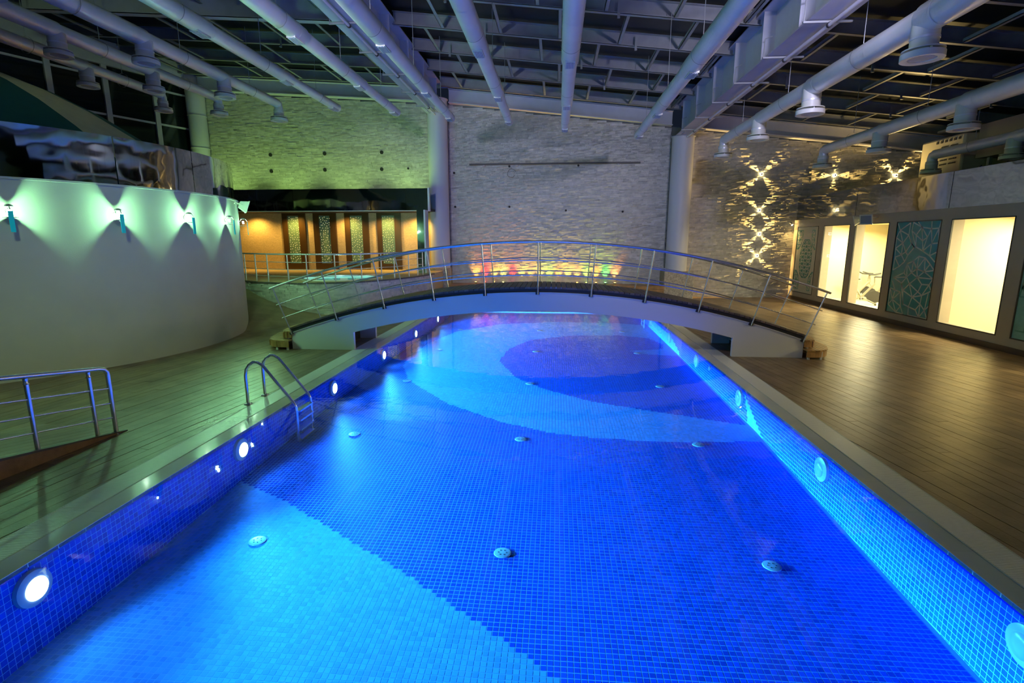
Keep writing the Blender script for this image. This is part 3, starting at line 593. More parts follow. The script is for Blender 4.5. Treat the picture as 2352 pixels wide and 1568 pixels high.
for d, n in ((-38.6, 'leftmost in view'), (-21.8, 'second from the left'), (-5.3, 'third from the left'), (11.8, 'fourth from the left'), (28.6, 'last, on the far curve')):
    wall_lamp(d, f'green-white wall lamp with blue glass strip on the round pavilion, {n}')
def flood(c, yaw, pitch, label, sc=1.0):
    t = thing('floodlight', label, 'floodlight', c)
    T = Matrix.Translation(c) @ Matrix.Rotation(yaw, 4, 'Z') @ Matrix.Rotation(pitch, 4, 'Y') @ Matrix.Scale(sc, 4)
    MB().add([T @ Vector(p) for p in ((-0.10, -0.10, -0.08), (-0.10, 0.10, -0.08), (-0.10, 0.10, 0.08), (-0.10, -0.10, 0.08), (0.08, -0.17, -0.14), (0.08, 0.17, -0.14), (0.08, 0.17, 0.14), (0.08, -0.17, 0.14))], [(0, 1, 2, 3), (0, 4, 5, 1), (1, 5, 6, 2), (2, 6, 7, 3), (3, 7, 4, 0), (4, 5, 6, 7)]).build('housing', 'white_plastic', t, bevel=0.01)
    MB().box((0.08, -0.15, -0.12), (0.088, 0.15, 0.12), T).build('front_glass', 'grille', t)
    MB().box((0.075, -0.18, -0.15), (0.10, -0.15, 0.15), T).box((0.075, 0.15, -0.15), (0.10, 0.18, 0.15), T).box((0.075, -0.15, 0.12), (0.10, 0.15, 0.15), T).box((0.075, -0.15, -0.15), (0.10, 0.15, -0.12), T).build('bezel', 'white_plastic', t)
    MB().tube([T @ Vector(p) for p in ((-0.02, -0.19, 0), (-0.2, -0.19, 0), (-0.2, 0.19, 0), (-0.02, 0.19, 0))], 0.012, 6).build('bracket', 'white_plastic', t)
    return t
a = math.radians(19); flood((DC[0] + (DR + 0.26) * math.cos(a), DC[1] + (DR + 0.26) * math.sin(a), 3.24), a + 0.3, math.radians(20), 'white floodlight bracketed to the round pavilion above the last lamps')

# ------------------------------------------------------------------ spa platform and alcove
HP = 1.1
edge = [(-16.0, 19.5), (-13.5, 18.3), (-11.6, 17.1), (-10.07, 16.21), (-9.11, 15.62), (-8.07, 15.28), (-7.33, 15.34), (-6.68, 15.61), (-6.06, 16.0), (-5.61, 16.82), (-5.17, 17.88), (-4.82, 19.25), (-4.76, 20.2)]
def smooth_poly(P, it=2):
    for _ in range(it):
        Q = [P[0]]
        for a, b in zip(P[:-1], P[1:]): Q += [(a[0] * .75 + b[0] * .25, a[1] * .75 + b[1] * .25), (a[0] * .25 + b[0] * .75, a[1] * .25 + b[1] * .75)]
        P = Q + [P[-1]]
    return P
es = smooth_poly(edge)
pf = thing('spa_platform', 'raised curved platform faced in split stone behind the bridge', 'platform', (-8, 18, 0), kind='structure')
JC, JR = (-7.35, 17.45), 1.22
outer = es + [(-4.76, 22.85), (-16.0, 22.85)]
hole = [(JC[0] + JR * math.cos(t), JC[1] + JR * math.sin(t)) for t in np.linspace(0, 2 * PI, 40, endpoint=False)]
allp = outer + hole
tri = tessellate_polygon([[Vector((*p, 0)) for p in outer], [Vector((*p, 0)) for p in hole]])
q = MB().add([(p[0], p[1], HP) for p in allp], [tuple(t) for t in tri]); n = len(outer)
q.add([(p[0], p[1], HP) for p in outer] + [(p[0], p[1], 0) for p in outer], [(i, (i + 1) % n, n + (i + 1) % n, n + i) for i in range(n)]); q.build('slab', 'alcove', pf, fix=False)
# plank surface on the top is dark tile edge
q = MB()
for a, b in zip(es[:-1], es[1:]):
    d = Vector((b[0] - a[0], b[1] - a[1], 0)).normalized(); nn = Vector((d.y, -d.x, 0)) * 0.05
    q.add([(a[0] + nn.x, a[1] + nn.y, HP - 0.03), (b[0] + nn.x, b[1] + nn.y, HP - 0.03), (b[0] - nn.x, b[1] - nn.y, HP - 0.03), (a[0] - nn.x, a[1] - nn.y, HP - 0.03), (a[0] + nn.x, a[1] + nn.y, HP + 0.012), (b[0] + nn.x, b[1] + nn.y, HP + 0.012), (b[0] - nn.x, b[1] - nn.y, HP + 0.012), (a[0] - nn.x, a[1] - nn.y, HP + 0.012)], [(0, 1, 2, 3), (4, 7, 6, 5), (0, 4, 5, 1), (2, 6, 7, 3)])
q.build('rim', 'curb', pf)
V = []; L_ = [0]
for a, b in zip(es[:-1], es[1:]): L_.append(L_[-1] + math.hypot(b[0] - a[0], b[1] - a[1]))
def along(s):
    i = min(max(np.searchsorted(L_, s) - 1, 0), len(es) - 2); t = (s - L_[i]) / (L_[i + 1] - L_[i]); a, b = es[i], es[i + 1]
    d = Vector((b[0] - a[0], b[1] - a[1], 0)).normalized(); return Vector((a[0] + (b[0] - a[0]) * t, a[1] + (b[1] - a[1]) * t, 0)), d
q = MB(); z = 0.0
while z < HP - 0.06:
    s = 4.0 + random.uniform(-0.3, 0)
    while s < L_[-1] - 0.05:
        l = random.uniform(0.09, 0.30); s1 = min(s + l - 0.005, L_[-1]); p0, d0 = along(max(s, 0)); p1, d1 = along(s1); pr = random.uniform(0.012, 0.045)
        n0, n1 = Vector((d0.y, -d0.x, 0)), Vector((d1.y, -d1.x, 0)); f = [p0 + n0 * (pr + random.uniform(-.008, .008)), p1 + n1 * (pr + random.uniform(-.008, .008))]
        zz0, zz1 = z + 0.001, z + 0.061
        q.add([(f[0].x, f[0].y, zz0), (f[1].x, f[1].y, zz0), (f[1].x, f[1].y, zz1), (f[0].x, f[0].y, zz1), (p0.x, p0.y, zz0), (p1.x, p1.y, zz0), (p1.x, p1.y, zz1), (p0.x, p0.y, zz1)], [(0, 1, 2, 3), (0, 4, 5, 1), (1, 5, 6, 2), (2, 6, 7, 3), (3, 7, 4, 0)])
        s += l
    z += 0.063
tag(q.build('facing_stones', 'stone', pf, fix=False), kind='stuff')
# sloping deck up to the platform
rs = thing('side_ramp', 'sloping dark deck rising between the pavilion and the spa platform', 'ramp', (-8.2, 15, 0), kind='structure')
def rz(x, y): return min(1.0, max(0.004, 0.263 * (-(x + 6.0) * 0.806 + (y - 16.0) * 0.591)))
GP = []
nx_, ny_ = 24, 24
q = MB(); xs_ = np.linspace(-12.5, -5.9, nx_); ys_ = np.linspace(12.6, 18.5, ny_)
q.add([(x, y, rz(x, y)) for y in ys_ for x in xs_], [(j * nx_ + i, j * nx_ + i + 1, (j + 1) * nx_ + i + 1, (j + 1) * nx_ + i) for j in range(ny_ - 1) for i in range(nx_ - 1)])
o = q.build('deck_surface', 'deck', rs, fix=False)
# railing on the platform
pr_ = thing('railing', 'curved chrome railing along the edge of the spa platform', 'railing', (-7.5, 15.6, HP))
off = []
for s in np.linspace(2.0, L_[-1] - 0.9, 60):
    p, d = along(s); off.append((p.x - d.y * 0.12, p.y + d.x * 0.12))
MB().tube([(x, y, HP + 0.86) for x, y in off], 0.024, 8).build('handrail', 'chrome', pr_, smooth=50)
for h in (0.62, 0.40, 0.19): MB().tube([(x, y, HP + h) for x, y in off], 0.010, 6).build('bar', 'chrome', pr_, smooth=50)
for px, py in ((-12.6, 18.2), (-11.4, 17.4), (-10.4, 16.85), (-9.95, 16.36), (-9.46, 16.05), (-8.85, 15.72), (-8.22, 15.5), (-7.48, 15.48), (-6.79, 15.75), (-6.14, 16.2), (-5.66, 16.9), (-5.38, 17.55), (-5.17, 18.2), (-5.02, 18.87), (-4.96, 19.3)):
    k = min(range(len(off)), key=lambda i: (off[i][0] - px) ** 2 + (off[i][1] - py) ** 2); x, y = off[k]
    MB().tube([(x, y, HP + 0.01), (x, y, HP + 0.85)], 0.02, 8).build('post', 'chrome', pr_, smooth=50)
jz = thing('spa_pool', 'round lit cyan spa pool set in the raised platform', 'spa pool', (*JC, HP - 0.35))
MB().lathe([(0.02, -0.34), (0.75, -0.34), (1.05, -0.22), (JR - 0.04, -0.05), (JR - 0.02, 0.0)], (*JC, HP), 48).build('basin', 'jac_water', jz, smooth=60)
MB().lathe([(JR - 0.03, -0.03), (JR - 0.03, 0.03), (JR + 0.10, 0.03), (JR + 0.12, 0.0)], (*JC, HP), 48).build('rim', 'porcelain', jz, smooth=40)
MB().lathe([(0.001, -0.02), (JR - 0.03, -0.02)], (*JC, HP), 48).build('water_surface', 'water', jz)
MB().tube([(JC[0] - 0.1, JC[1] - JR + 0.10, HP - 0.06), (JC[0] - 0.1, JC[1] - JR + 0.14, HP - 0.03)], 0.05, 16).build('lamp_lens', 'lens', jz)
point((JC[0], JC[1], HP - 0.10), (0.45, 1.0, 0.95), 60, 0.08)
# alcove
al = thing('alcove', 'warm lit recess with a mirrored canopy above the spa platform', 'alcove', (-9.5, 22, HP), kind='structure')
bx('back_wall', 'alcove', (-16.0, 22.72, HP), (-5.35, 22.86, 3.62), al)
bx('roof_slab', 'dark', (-16.0, 20.95, 3.53), (-5.05, 22.86, 3.62), al)
MB().box((-5.42, 20.45, HP), (-5.14, 20.9, 3.53)).build('mirror_pier', 'fascia', al); bx('pier_edge', 'white_steel', (-5.14, 20.42, HP), (-5.08, 20.93, 3.53), al)
fa = thing('canopy', 'long dark mirrored canopy fascia above the warm alcove', 'canopy', (-9.5, 20.85, 3.52))
xj = [-16.0, -13.6, -12.1, -10.55, -9.0, -7.45, -5.95, -5.06]
for a, b in zip(xj[:-1], xj[1:]):
    t = random.uniform(-0.012, 0.012)
    MB().add([(a + 0.004, 20.85, 3.53), (b - 0.004, 20.85 + t, 3.53), (b - 0.004, 20.85 + t, 4.37), (a + 0.004, 20.85, 4.37), (a + 0.004, 20.93, 3.53), (b - 0.004, 20.93, 3.53), (b - 0.004, 20.93, 4.37), (a + 0.004, 20.93, 4.37)], [(0, 1, 2, 3), (0, 4, 5, 1), (1, 5, 6, 2), (2, 6, 7, 3), (3, 7, 4, 0), (4, 7, 6, 5)]).build('mirror_panel', 'fascia', fa)
bx('end_cap', 'white_steel', (-5.06, 20.83, 3.50), (-4.99, 21.0, 4.39), fa); bx('bottom_edge', 'porcelain', (-16.0, 20.83, 3.505), (-5.06, 20.95, 3.53), fa)
order = ('leftmost', 'second', 'third', 'rightmost')
for k, (a, b, ia, ib) in enumerate(((-12.03, -10.99, -11.80, -11.28), (-10.62, -9.60, -10.37, -9.87), (-9.21, -8.15, -8.97, -8.42), (-7.77, -6.72, -7.56, -6.99))):
    Y = 22.72; t = thing('niche_panel', f'tall brown framed panel of glittering glass in the warm alcove, {order[k]} of four', 'panel', (a, Y, HP), 'panels in the warm alcove')
    MB().box((a, Y - 0.10, HP), (ia, Y, 3.53)).box((ib, Y - 0.10, HP), (b, Y, 3.53)).box((ia, Y - 0.10, 3.42), (ib, Y, 3.53)).box((ia, Y - 0.10, HP), (ib, Y, 1.36)).build('frame', 'niche', t)
    bx('glass', 'spark', (ia, Y - 0.03, 1.36), (ib, Y, 3.42), t)
    q = MB()
    for zz in np.arange(1.44, 3.40, 0.105):
        for xx in np.arange(ia + 0.05, ib - 0.02, 0.105):
            x, z = xx + random.uniform(-.035, .035), zz + random.uniform(-.035, .035); r = 0.0085; q.box((x - r, Y - 0.036, z - r), (x + r, Y - 0.029, z + r))
    tag(q.build('leds', 'led', t), kind='stuff')
# ------------------------------------------------------------------ far wall lamps
RGBC = [('orange', (1, .45, .05)), ('red', (1, .04, .03)), ('orange', (1, .45, .05)), ('yellow', (1, .75, .1)), ('red', (1, .04, .03)), ('yellow', (1, .7, .1)), ('orange', (1, .5, .06)), ('yellow', (1, .75, .1)), ('lime', (.75, 1, .08)), ('orange', (1, .5, .06)), ('yellow', (1, .75, .1)), ('orange', (1, .5, .08)), ('lime', (.6, 1, .1)), ('orange', (1, .45, .05)), ('green', (.15, 1, .12)), ('orange', (1, .42, .1))]
ords = ['first', 'second', 'third', 'fourth', 'fifth', 'sixth', 'seventh', 'eighth', 'ninth', 'tenth', 'eleventh', 'twelfth', 'thirteenth', 'fourteenth', 'fifteenth', 'last']
EM = {}
for k, (nm, c) in enumerate(RGBC):
    x = -3.48 + k * 0.40; y = WY - 0.20; z = 0.525
    t = thing('uplight', f'small {nm} stage uplight at the centre wall, {ords[k]} from the left', 'uplight', (x, y, z), 'coloured uplights on the stage')
    MB().tube([(x, y, z), (x, y, z + 0.05), (x, y, z + 0.06)], 0.05, 14, radii=[0.05, 0.05, 0.042]).build('body', 'black', t, smooth=40)
    if nm not in EM: EM[nm] = emit('lens_' + nm, c, 25.0)
    MB().tube([(x, y, z + 0.058), (x, y, z + 0.07)], 0.036, 14).build('lens', EM[nm], t, smooth=40)
    spot((x, y, z + 0.08), (0, 0.20, 1), c, 130, 62, 0.9, 0.03)
lb = thing('wall_light_bar', 'long thin unlit light bar mounted across the centre stone wall', 'light bar', (-0.1, WY - 0.1, 5.5))
bx('rail', 'curb', (-3.7, WY - 0.16, 5.47), (3.38, WY - 0.06, 5.53), lb)
for x in (-3.1, -1.7, -0.3, 1.1, 2.5): bx('bracket', 'purlin', (x - 0.05, WY - 0.10, 5.42), (x + 0.05, WY, 5.47), lb)
t = thing('cable_loop', 'thin loose loop of wire hanging on the centre wall below the light bar', 'wire', (-1.93, WY - 0.05, 5.0))
MB().tube([(-1.93 + 0.17 * math.cos(a) + 0.02 * math.sin(3 * a), WY - 0.05, 5.14 + 0.17 * math.sin(a)) for a in np.linspace(0.3, 2 * PI - 0.4, 22)], 0.007, 5).build('loop', 'curb', t)
def star(x, z, label, rot=45, W=480):
    y = WY - 0.075; t = thing('star_lamp', label, 'lamp', (x, y, z), 'golden star lamps on the right stone wall')
    MB().tube([(x, y - 0.03, z), (x, y + 0.0, z), (x, y + 0.06, z)], 0.035, 10).build('body', 'black', t, smooth=40)
    for k in range(4):
        a = math.radians(rot + 90 * k); d = Vector((math.cos(a), 0, math.sin(a)))
        p = Vector((x, y, z)) + d * 0.06
        MB().tube([Vector((x, y, z)) + d * 0.03, p], 0.022, 8).build('lens', 'star', t)
        spot(p + d * 0.015 + Vector((0, 0.03, 0)), d + Vector((0, 0.12, 0)), WARM, W, 40, 0.9, 0.012)
for x, z, l, r in ((8.24, 5.0, 'topmost of the four stacked by the column', 45), (8.28, 3.58, 'second of the four stacked by the column', 45), (8.37, 2.63, 'third of the four stacked by the column', 45), (8.34, 1.74, 'lowest of the four stacked by the column', 45), (11.09, 4.93, 'plus-shaped glow above the gym block', 0), (13.4, 4.9, 'farthest right above the gym block', 45)):
    star(x, z, f'golden star lamp on the right stone wall, {l}', r)
# ------------------------------------------------------------------ gym block
GX = 9.75
gy = thing('wall_gym', 'long grey gym wall with tall windows and teal panels', 'wall', (GX, 15, 0), kind='structure')
OPN = [(22.55, 20.83), (20.43, 18.69), (18.37, 16.59), (16.25, 14.46), (14.12, 12.27), (11.90, 10.10), (9.75, 7.95), (7.6, 5.8), (5.4, 3.6)]
q = MB(); q.box((GX, -6.5, 0), (GX + 0.3, WY, 0.31)); q.box((GX, -6.5, 2.90), (GX + 0.3, WY, 3.17)); pv_y = WY
for a, b in OPN: q.box((GX, a, 0.31), (GX + 0.3, pv_y, 2.90)); pv_y = b
q.box((GX, -6.5, 0.31), (GX + 0.3, pv_y, 2.90)); q.build('facade', 'gym_paint', gy)
bx('skirting', 'baseboard', (GX - 0.025, -6.5, 0), (GX, WY, 0.13), gy)
for k, (a, b) in enumerate(OPN):
    win = k not in (0, 3, 5)
    f = MB(); y0, y1 = b, a
    f.box((GX - 0.008, y0, 0.31), (GX + 0.03, y0 + 0.025, 2.90)).box((GX - 0.008, y1 - 0.025, 0.31), (GX + 0.03, y1, 2.90)).box((GX - 0.008, y0, 0.31), (GX + 0.03, y1, 0.335)).box((GX - 0.008, y0, 2.875), (GX + 0.03, y1, 2.90))
    fo = f.build('window_frame' if win else 'panel_frame', 'black', gy)
    if win: MB().add([(GX + 0.01, y0 + 0.02, 0.33), (GX + 0.01, y1 - 0.02, 0.33), (GX + 0.01, y1 - 0.02, 2.88), (GX + 0.01, y0 + 0.02, 2.88)], [(0, 3, 2, 1)]).build('window_pane', 'glass', fo, fix=False)
    else: bx('panel_sheet', ('panel_white', None, None, 'teal', None, 'teal_light')[k], (GX + 0.01, y0 + 0.02, 0.33), (GX + 0.03, y1 - 0.02, 2.88), fo)
def net(name, m, segs, wd, k_=None):
    q = MB()
    for (ya, za), (yb, zb) in segs:
        d = Vector((yb - ya, zb - za)); L = d.length
        if L < 1e-3: continue
        n = Vector((-d.y, d.x)) / L * wd / 2
        q.add([(GX + 0.0085, ya + n.x, za + n.y), (GX + 0.0085, yb + n.x, zb + n.y), (GX + 0.0085, yb - n.x, zb - n.y), (GX + 0.0085, ya - n.x, za - n.y), (GX + 0.011, ya + n.x, za + n.y), (GX + 0.011, yb + n.x, zb + n.y), (GX + 0.011, yb - n.x, zb - n.y), (GX + 0.011, ya - n.x, za - n.y)], [(0, 1, 2, 3), (0, 4, 5, 1), (2, 6, 7, 3)])
    o = q.build(name, m, gy); return tag(o, kind='stuff')
NA = [(16.22, 2.856), (16.082, 2.659), (15.685, 2.523), (15.669, 2.853), (15.887, 2.304), (15.523, 2.292), (15.379, 2.193), (15.718, 2.057), (15.609, 1.972), (15.885, 1.979), (15.705, 1.792), (16.185, 2.152), (16.152, 1.896), (15.906, 1.65), (16.169, 1.53), (16.203, 2.452)]
EA = '1-2 2-3 1-4 2-4 2-5 5-6 6-8 8-7 7-4 7-5 4-9 9-7 9-10 8-10 11-9 11-4 15-4 15-1 15-11 11-12 12-9 12-13 13-10 14-13 12-14 1-0 6-5 1-3'
NB = [(15.577, 2.636), (15.377, 2.52), (15.191, 2.727), (15.561, 2.864), (15.368, 2.866), (14.815, 2.678), (14.927, 2.461), (15.09, 2.365), (14.837, 2.868), (14.546, 2.686), (14.732, 2.298), (14.49, 2.313), (15.33, 2.208), (15.032, 2.1), (14.742, 1.983), (14.49, 2.085), (14.511, 1.828), (14.491, 2.87)]
EB = '0-1 0-3 1-2 3-2 2-4 2-5 1-7 2-7 5-6 6-7 2-6 5-8 5-9 9-17 5-10 10-11 9-11 1-12 12-13 7-13 6-13 10-13 10-14 13-14 14-15 15-11 14-16 9-10 0-12'
NC = [(15.147, 1.957), (14.89, 1.923), (15.332, 1.822), (15.58, 1.739), (15.157, 1.615), (14.852, 1.562), (14.675, 1.766), (14.49, 1.613), (15.35, 1.504), (15.66, 1.484), (15.522, 1.375), (15.087, 1.391), (16.074, 1.322), (14.49, 1.393), (15.709, 1.183), (15.37, 1.196), (14.881, 1.222), (14.598, 1.232), (15.599, 0.998), (14.982, 1.013), (14.49, 1.078), (15.183, 0.848), (14.817, 0.93), (14.575, 1.039), (15.515, 0.618), (14.829, 0.701), (14.631, 0.555), (14.49, 0.69), (15.278, 0.572), (14.981, 0.523), (14.814, 0.343), (15.249, 0.339), (14.49, 0.339)]
EC = '0-1 0-2 2-3 0-4 2-4 1-4 1-5 1-6 6-7 5-6 5-7 4-5 4-8 3-8 2-8 3-9 8-10 9-10 8-11 4-11 5-11 5-13 7-13 9-12 12-10 12-14 10-14 10-15 11-15 11-16 11-13 13-17 16-17 14-18 15-18 15-19 15-21 16-19 17-20 17-22 19-21 19-22 18-21 18-24 21-25 22-25 22-21 20-23 23-22 23-26 25-26 26-27 24-28 28-21 28-29 29-25 29-30 28-31 25-30 30-32 26-30 26-32 27-32 31-30 14-24 3-10'
ND = [(16.126, 1.226), (15.703, 0.943), (15.946, 0.965), (16.179, 1.021), (16.009, 0.697), (15.615, 0.545), (15.787, 0.355), (16.172, 0.538), (15.469, 0.339)]
ED = '0-2 2-1 2-4 1-4 3-2 3-4 1-5 4-5 4-7 4-6 5-6 5-8 6-8 7-6 7-3'
segs = []
for P, Es in ((NA, EA), (NB, EB), (NC, EC), (ND, ED)):
    for e in Es.split(): i, j = map(int, e.split('-')); segs.append((P[i], P[j]))
net('net_lines', 'net_white', segs, 0.034)
def blob(cy_, zc, hy, hz, nr, nc):
    pts = [[(cy_ + hy * math.cos(math.asin(max(-1, min(1, v)))) ** 0.7 * (2 * c / (nc - 1) - 1) * (1 + 0.06 * ((r + c) % 2)), zc + hz * v) for c in range(nc)] for r, v in enumerate(np.linspace(-0.97, 0.97, nr))]
    S_ = []
    for r in range(nr):
        for c in range(nc):
            if c + 1 < nc: S_.append((pts[r][c], pts[r][c + 1]))
            if r + 1 < nr: S_.append((pts[r][c], pts[r + 1][c]))
            if r + 1 < nr and c + 1 < nc: S_.append((pts[r][c], pts[r + 1][c + 1]) if (r + c) % 2 else (pts[r][c + 1], pts[r + 1][c]))
    return S_
def clipseg(S_, y0, y1, z0, z1): return [s for s in S_ if all(y0 <= p[0] <= y1 and z0 <= p[1] <= z1 for p in s)]
P1 = blob(21.66, 1.66, 0.47, 0.76, 12, 5) + blob(22.5, 2.75, 0.45, 0.75, 9, 5) + blob(20.85, 2.75, 0.45, 0.75, 9, 5) + blob(22.5, 0.45, 0.45, 0.75, 9, 5) + blob(20.85, 0.45, 0.45, 0.75, 9, 5)
net('net_lines', 'net_teal', clipseg(P1, 20.86, 22.52, 0.34, 2.87), 0.028)
P6 = blob(11.6, 0.95, 0.55, 0.65, 8, 5) + blob(10.6, 2.0, 0.6, 0.8, 9, 5)
net('net_lines', 'net_teal', clipseg(P6, 10.13, 11.87, 0.34, 2.87), 0.034)
for y0, y1 in ((18.6, 22.9), (14.4, 18.58), (10.2, 14.38), (6.0, 10.18), (-6.5, 5.98)): bx('mirror_panel', 'mirror', (GX + 0.06, y0, 3.17), (GX + 0.10, y1, 4.06), gy)
bx('roof', 'gym_paint', (GX + 0.10, -6.5, 4.0), (20.4, WY, 4.06), gy)
# gym interior
gi = thing('gym_room', 'cream painted gym room behind the tall windows', 'room', (12, 15, 0), kind='structure')
bx('back_wall', 'cream', (13.2, -6.5, 0), (13.35, WY, 3.0), gi); bx('ceiling_panel', 'cream', (GX + 0.3, -6.5, 2.98), (13.35, WY, 3.05), gi); bx('floor_panel', 'cream', (GX + 0.3, -6.5, 0), (13.35, WY, 0.04), gi)
bx('end_panel', 'cream', (GX + 0.3, 22.5, 0), (13.2, 22.6, 3.0), gi)
for y in (14.3, 9.9): bx('partition', 'cream', (GX + 0.3, y - 0.06, 0), (13.2, y + 0.06, 3.0), gi)
t = thing('socket_strip', 'white strip of wall sockets low on the gym back wall', 'socket', (13.18, 15.2, 0.6)); bx('plate', 'white_plastic', (13.17, 15.55, 0.62), (13.2, 16.25, 0.76), t)
for k in range(5): bx('socket', 'grille', (13.165, 15.60 + k * 0.13, 0.66), (13.17, 15.68 + k * 0.13, 0.72), t)
t = thing('cable', 'dark cable sagging low behind the widest gym window', 'cable', (12.0, 13.2, 0.05)); MB().tube([(11.2, 13.4 - 0.12 * i, 0.42 + 0.55 * max(0, (i - 3) / 7) ** 2) for i in range(-4, 11)], 0.016, 6).build('run', 'rubber', t)
def bike(x, y, rot, label):
    t = thing('spin_bike', label, 'exercise bike', (x, y, 0.04), 'exercise bikes in the gym')
    T = Matrix.Translation((x, y, 0.04)) @ Matrix.Rotation(rot, 4, 'Z') @ Matrix.Scale(0.92, 4)
    tb = lambda P, r: MB().tube([T @ Vector(p) for p in P], r, 8)
    tb([(-0.5, -0.25, 0.03), (-0.5, 0.25, 0.03)], 0.03).build('foot', 'rubber', t); tb([(0.5, -0.25, 0.03), (0.5, 0.25, 0.03)], 0.03).build('foot', 'rubber', t)
    tb([(-0.5, 0, 0.05), (0.0, 0, 0.30), (0.5, 0, 0.05)], 0.035).build('base_frame', 'bike_grey', t); tb([(0.0, 0, 0.30), (0.40, 0, 0.85)], 0.04).build('front_frame', 'bike_grey', t); tb([(0.0, 0, 0.30), (-0.28, 0, 0.75)], 0.035).build('seat_tube', 'bike_grey', t)
    tb([(0.42, -0.03, 0.32), (0.42, 0.03, 0.32)], 0.24).build('flywheel', 'rubber', t); tb([(0.40, 0, 0.85), (0.38, 0, 1.08)], 0.03).build('stem', 'bike_grey', t)
    tb([(0.75, -0.12, 1.18), (0.55, -0.2, 1.12), (0.38, -0.22, 1.12), (0.36, 0, 1.10), (0.38, 0.22, 1.12), (0.55, 0.2, 1.12), (0.75, 0.12, 1.18)], 0.024).build('handlebar', 'rubber', t)
    tb([(-0.28, 0, 0.75), (-0.30, 0, 0.98)], 0.022).build('seat_post', 'chrome', t)
    MB().prism([(-0.46, -0.10), (-0.36, -0.12), (-0.12, -0.03), (-0.10, 0.0), (-0.12, 0.03), (-0.36, 0.12), (-0.46, 0.10)], 0.05, 'z', 0.98).build('saddle', 'rubber', t) if False else one('saddle', 'rubber', t, lambda q: q.add([T @ Vector(p) for p in [(-0.46, -0.10, 0.98), (-0.36, -0.12, 0.98), (-0.12, -0.03, 0.98), (-0.10, 0, 0.98), (-0.12, 0.03, 0.98), (-0.36, 0.12, 0.98), (-0.46, 0.10, 0.98)] + [(-0.46, -0.10, 1.04), (-0.36, -0.12, 1.03), (-0.12, -0.03, 1.02), (-0.10, 0, 1.02), (-0.12, 0.03, 1.02), (-0.36, 0.12, 1.03), (-0.46, 0.10, 1.04)]], [tuple(range(7))[::-1], tuple(range(7, 14))] + [(i, (i + 1) % 7, 7 + (i + 1) % 7, 7 + i) for i in range(7)]))
    tb([(0.0, -0.18, 0.16), (0.0, -0.10, 0.30), (0.0, 0.10, 0.30), (0.0, 0.18, 0.44)], 0.014).build('crank', 'chrome', t)
bike(11.85, 21.65, math.radians(-29), 'grey exercise bike with black handlebars, left one behind the third gym opening')
bike(11.30, 20.35, math.radians(-29), 'grey exercise bike with black handlebars, middle one behind the third gym opening')
bike(12.60, 21.70, math.radians(120), 'exercise bike half hidden by the pier right of the third gym opening')
# fittings on the gym block
flood((GX - 0.30, 17.75, 3.0), math.radians(150), math.radians(15), 'white floodlight on the gym wall turned left, left half of a pair'); flood((GX - 0.30, 17.2, 3.02), math.radians(215), math.radians(15), 'white floodlight on the gym wall turned right, right half of a pair')
t = thing('corner_spotlight', 'small lit warm spotlight on a bracket at the far corner of the gym wall', 'spotlight', (GX - 0.25, 22.6, 3.0))
MB().tube([(GX, 22.6, 3.02), (GX - 0.22, 22.6, 3.02)], 0.012, 6).build('arm', 'chrome', t); MB().tube([(GX - 0.22, 22.6, 3.0), (GX - 0.30, 22.62, 3.08)], 0.04, 12).build('head', 'chrome', t); MB().tube([(GX - 0.22, 22.6, 2.985), (GX - 0.21, 22.6, 2.975)], 0.035, 12).build('lens', 'star', t)
spot((GX - 0.21, 22.58, 2.95), (0.12, 0.12, -1), WARM, 45, 100, 0.8, 0.03)
t = thing('air_conditioner', 'beige air handling cabinet with louvres on the gym roof', 'air conditioner', (13.2, 19.5, 4.06))
bx('cabinet', 'beige', (12.9, 18.7, 4.085), (14.3, 20.7, 5.75), t, bevel=0.06)
for r in range(5):
    for c in range(2):
        for k in range(4): bx('louvre', 'dark', (12.885, 18.95 + c * 0.42 + k * 0.085, 4.85 + r * 0.14), (12.90, 19.01 + c * 0.42 + k * 0.085, 4.89 + r * 0.14), t)
for k in range(6): bx('top_slot', 'dark', (12.885, 18.85 + k * 0.2, 5.58), (12.90, 18.95 + k * 0.2, 5.66), t)
t = thing('duct_box', 'large dull sheet metal duct box beside the beige cabinet', 'duct', (13.6, 15.5, 4.06))
bx('body', 'dark_cab', (13.1, 13.0, 4.9), (14.4, 18.4, 5.9), t)
for y in (14.6, 16.6): bx('seam', 'curb', (13.085, y, 4.9), (13.10, y + 0.03, 5.9), t)
for y in (13.3, 18.1): bx('leg', 'purlin', (13.3, y, 4.085), (13.4, y + 0.1, 4.9), t); bx('leg', 'purlin', (14.1, y, 4.085), (14.2, y + 0.1, 4.9), t)
t = thing('cable', 'black cable drooping over the gym roof edge below the last duct', 'cable', (12.4, 17.2, 4.06)); MB().tube([(12.3, 17.9 - 0.13 * i, 4.08 + 0.062 * i + 0.0 * i) for i in range(8)], 0.02, 6).build('run', 'rubber', t)
